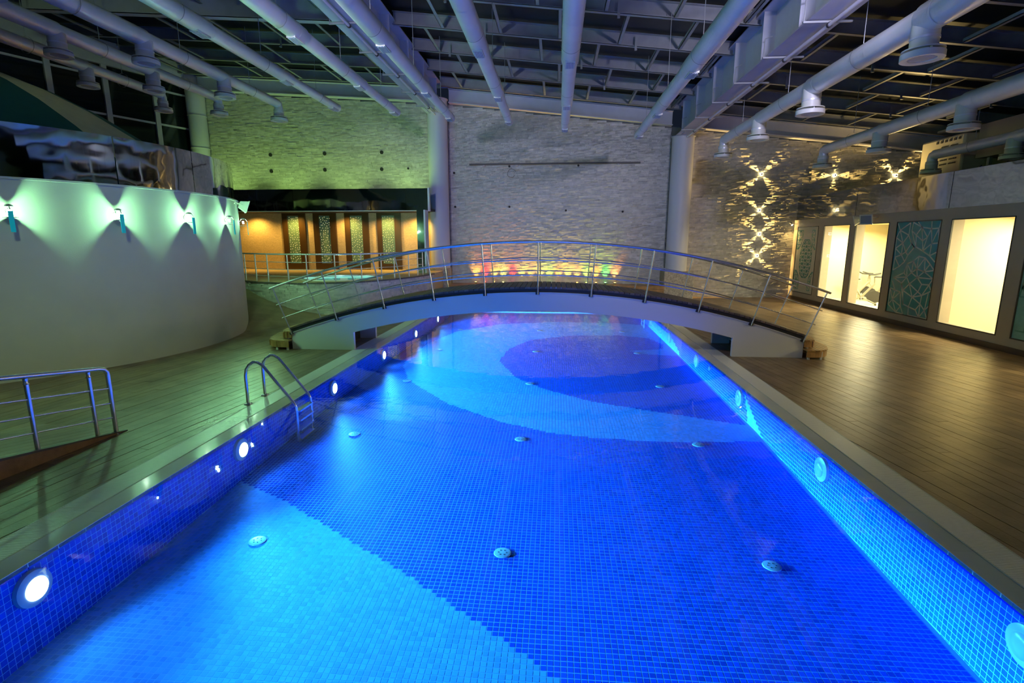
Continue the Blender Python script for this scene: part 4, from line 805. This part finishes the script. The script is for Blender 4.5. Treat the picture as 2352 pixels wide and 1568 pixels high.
# ------------------------------------------------------------------ ducts
def hangers(t, x, z, r, y0):
    for y in (y0, y0 - 3.1, y0 - 6.2):
        MB().tube([(x, y, z + r), (x, y, zp(x) + 0.1)], 0.007, 5).build('hanger_rod', 'purlin', t)
        MB().tube([(x, y - 0.012, z), (x, y + 0.012, z)], r + 0.006, 24, caps=False).build('strap', 'purlin', t, smooth=40)
def duct(x, z, kind, label, vents=(15.55, 12.5, 9.3, 6.3), yend=18.5, cap=True):
    t = thing('air_duct', label, 'duct', (x, 10, z), 'round air ducts under the roof')
    if kind == 'c':
        secs = [(yend, 15.3, 0.130), (15.3, 11.7, 0.155), (11.7, 8.0, 0.180), (8.0, 2.0, 0.21)]
    else:
        secs = [(yend, vents[0], 0.145), (vents[0], vents[1], 0.165), (vents[1], vents[2], 0.19), (vents[2], 2.0, 0.215)]
    for i, (a, b, r) in enumerate(secs):
        P = [(x, a, z), (x, b, z)]; R_ = [r, r]
        if i == 0: P = [(x, a + 0.03, z), (x, a, z), (x, b, z)]; R_ = [r * 0.8, r, r]
        else: P = [(x, a + 0.06, z), (x, a - 0.02, z), (x, b, z)]; R_ = [secs[i - 1][2], r, r]
        MB().tube(P, r, 28, radii=R_).build('section', 'duct', t, smooth=40)
        for yy in np.arange(a - 0.35, b + 0.2, -1.9):
            if yy > 4: MB().tube([(x, yy - 0.015, z), (x, yy + 0.015, z)], r + 0.004, 28, caps=False).build('joint_ring', 'duct', t, smooth=40)
    if kind == 'c':
        for (a, b, r), yv in zip(secs, (yend - 0.05, 15.36, 11.76, 8.06)):
            y0 = yv - 0.10 if yv > 18 else yv; L = 0.42
            y1 = y0 if yv > 18 else y0 + L; y0 = y1 - L; rr = secs[max(0, secs.index((a, b, r)) - 0)][2]
            r2 = rr if yv > 18 else secs[secs.index((a, b, r)) - 1][2]; wv = 0.19
            if yv <= 18: y0, y1, r2 = yv - L - 0.12, yv - 0.12, r
            zc = z - r2 - 0.004
            f = MB().box((x - wv / 2, y0, zc - 0.006), (x + wv / 2, y1, zc + 0.07)).build('vent', 'duct_white', t)
            MB().box((x - wv / 2 + 0.02, y0 + 0.03, zc - 0.010), (x + wv / 2 - 0.02, y1 - 0.03, zc - 0.006)).build('grille', 'grille', f)
            q = MB()
            for k in range(5): xx = x - wv / 2 + 0.035 + k * (wv - 0.07) / 4; q.box((xx - 0.005, y0 + 0.03, zc - 0.017), (xx + 0.005, y1 - 0.03, zc - 0.010))
            q.build('slats', 'duct', f)
    else:
        for i, yv in enumerate((yend,) + tuple(vents)):
            r = secs[min(i, 3)][2]; zd = z - 0.52
            if i == 0:
                MB().tube([(x, yv - 0.05, z), (x, yv + 0.06, z - 0.02), (x, yv + 0.09, z - 0.10), (x, yv + 0.09, z - 0.22)], 0.14, 20).build('elbow', 'duct', t, smooth=50); yc = yv + 0.09
            else: yc = yv
            rs_ = 0.185 if i else 0.165
            d = MB().tube([(x, yc, z - 0.05 if i else z - 0.2), (x, yc, zd + 0.06)], rs_, 28).build('drop', 'duct_white', t, smooth=40)
            MB().tube([(x, yc, z - 0.30), (x, yc, z - 0.27)], rs_ + 0.008, 28).build('band', 'duct', d, smooth=40)
            MB().lathe([(rs_ - 0.02, 0.085), (0.275, 0.085), (0.275, 0.07), (rs_ - 0.02, 0.07)], (x, yc, zd), 32).build('upper_flange', 'duct_white', d, smooth=40)
            MB().lathe([(0.18, 0.035), (0.285, 0.035), (0.285, -0.05), (0.27, -0.055), (0.185, -0.04), (0.18, -0.02)], (x, yc, zd), 32).build('rim', 'duct_white', d, smooth=40)
            MB().tube([(x, yc, zd + 0.02), (x, yc, zd - 0.015)], 0.182, 28).build('grille', 'grille', d)
            q = MB()
            for k in range(9):
                yy = -0.155 + k * 0.0388; h = math.sqrt(0.18 ** 2 - yy * yy); q.box((x - h, yc + yy - 0.006, zd - 0.032), (x + h, yc + yy + 0.006, zd - 0.012))
            q.build('slats', 'duct', d)
            for k in range(3): a = k * 2.1 + 0.4; MB().box((x + 0.22 * math.cos(a) - 0.012, yc + 0.22 * math.sin(a) - 0.012, zd + 0.03), (x + 0.22 * math.cos(a) + 0.012, yc + 0.22 * math.sin(a) + 0.012, zd + 0.075)).build('spacer', 'duct_white', d)
    hangers(t, x, z, 0.2, 16.9)
DV = (15.55, 12.55, 9.0, 6.2)
duct(-13.9, 7.40, 'd', 'grey duct with drop vents, leftmost, by the dark glass wall', DV); duct(-11.85, 7.24, 'd', 'grey duct with drop vents, second from the left', DV); duct(-9.68, 7.01, 'd', 'grey duct with drop vents, third from the left', DV)
duct(-7.53, 6.81, 'c', 'pale duct with flush grilles, left neighbour of the one by the left girder'); duct(-5.46, 6.63, 'c', 'pale duct with flush grilles in front of the left half of the green wall')
duct(-3.60, 6.42, 'c', 'pale duct with flush grilles beside the left girder, ending at the left column'); duct(-1.63, 6.27, 'c', 'pale duct with flush grilles, left of the middle one'); duct(0.22, 6.02, 'c', 'pale duct with flush grilles, straight down the middle'); duct(2.62, 5.77, 'c', 'pale duct with flush grilles, right of the middle one')
duct(5.43, 5.62, 'd', 'grey duct with drop vents right of the right girder', DV); duct(8.6, 5.26, 'd', 'grey duct with drop vents over the right deck', DV); duct(11.95, 5.05, 'd', 'grey duct with drop vents over the gym roof, rightmost', (15.5, 12.4, 9.0, 6.2))
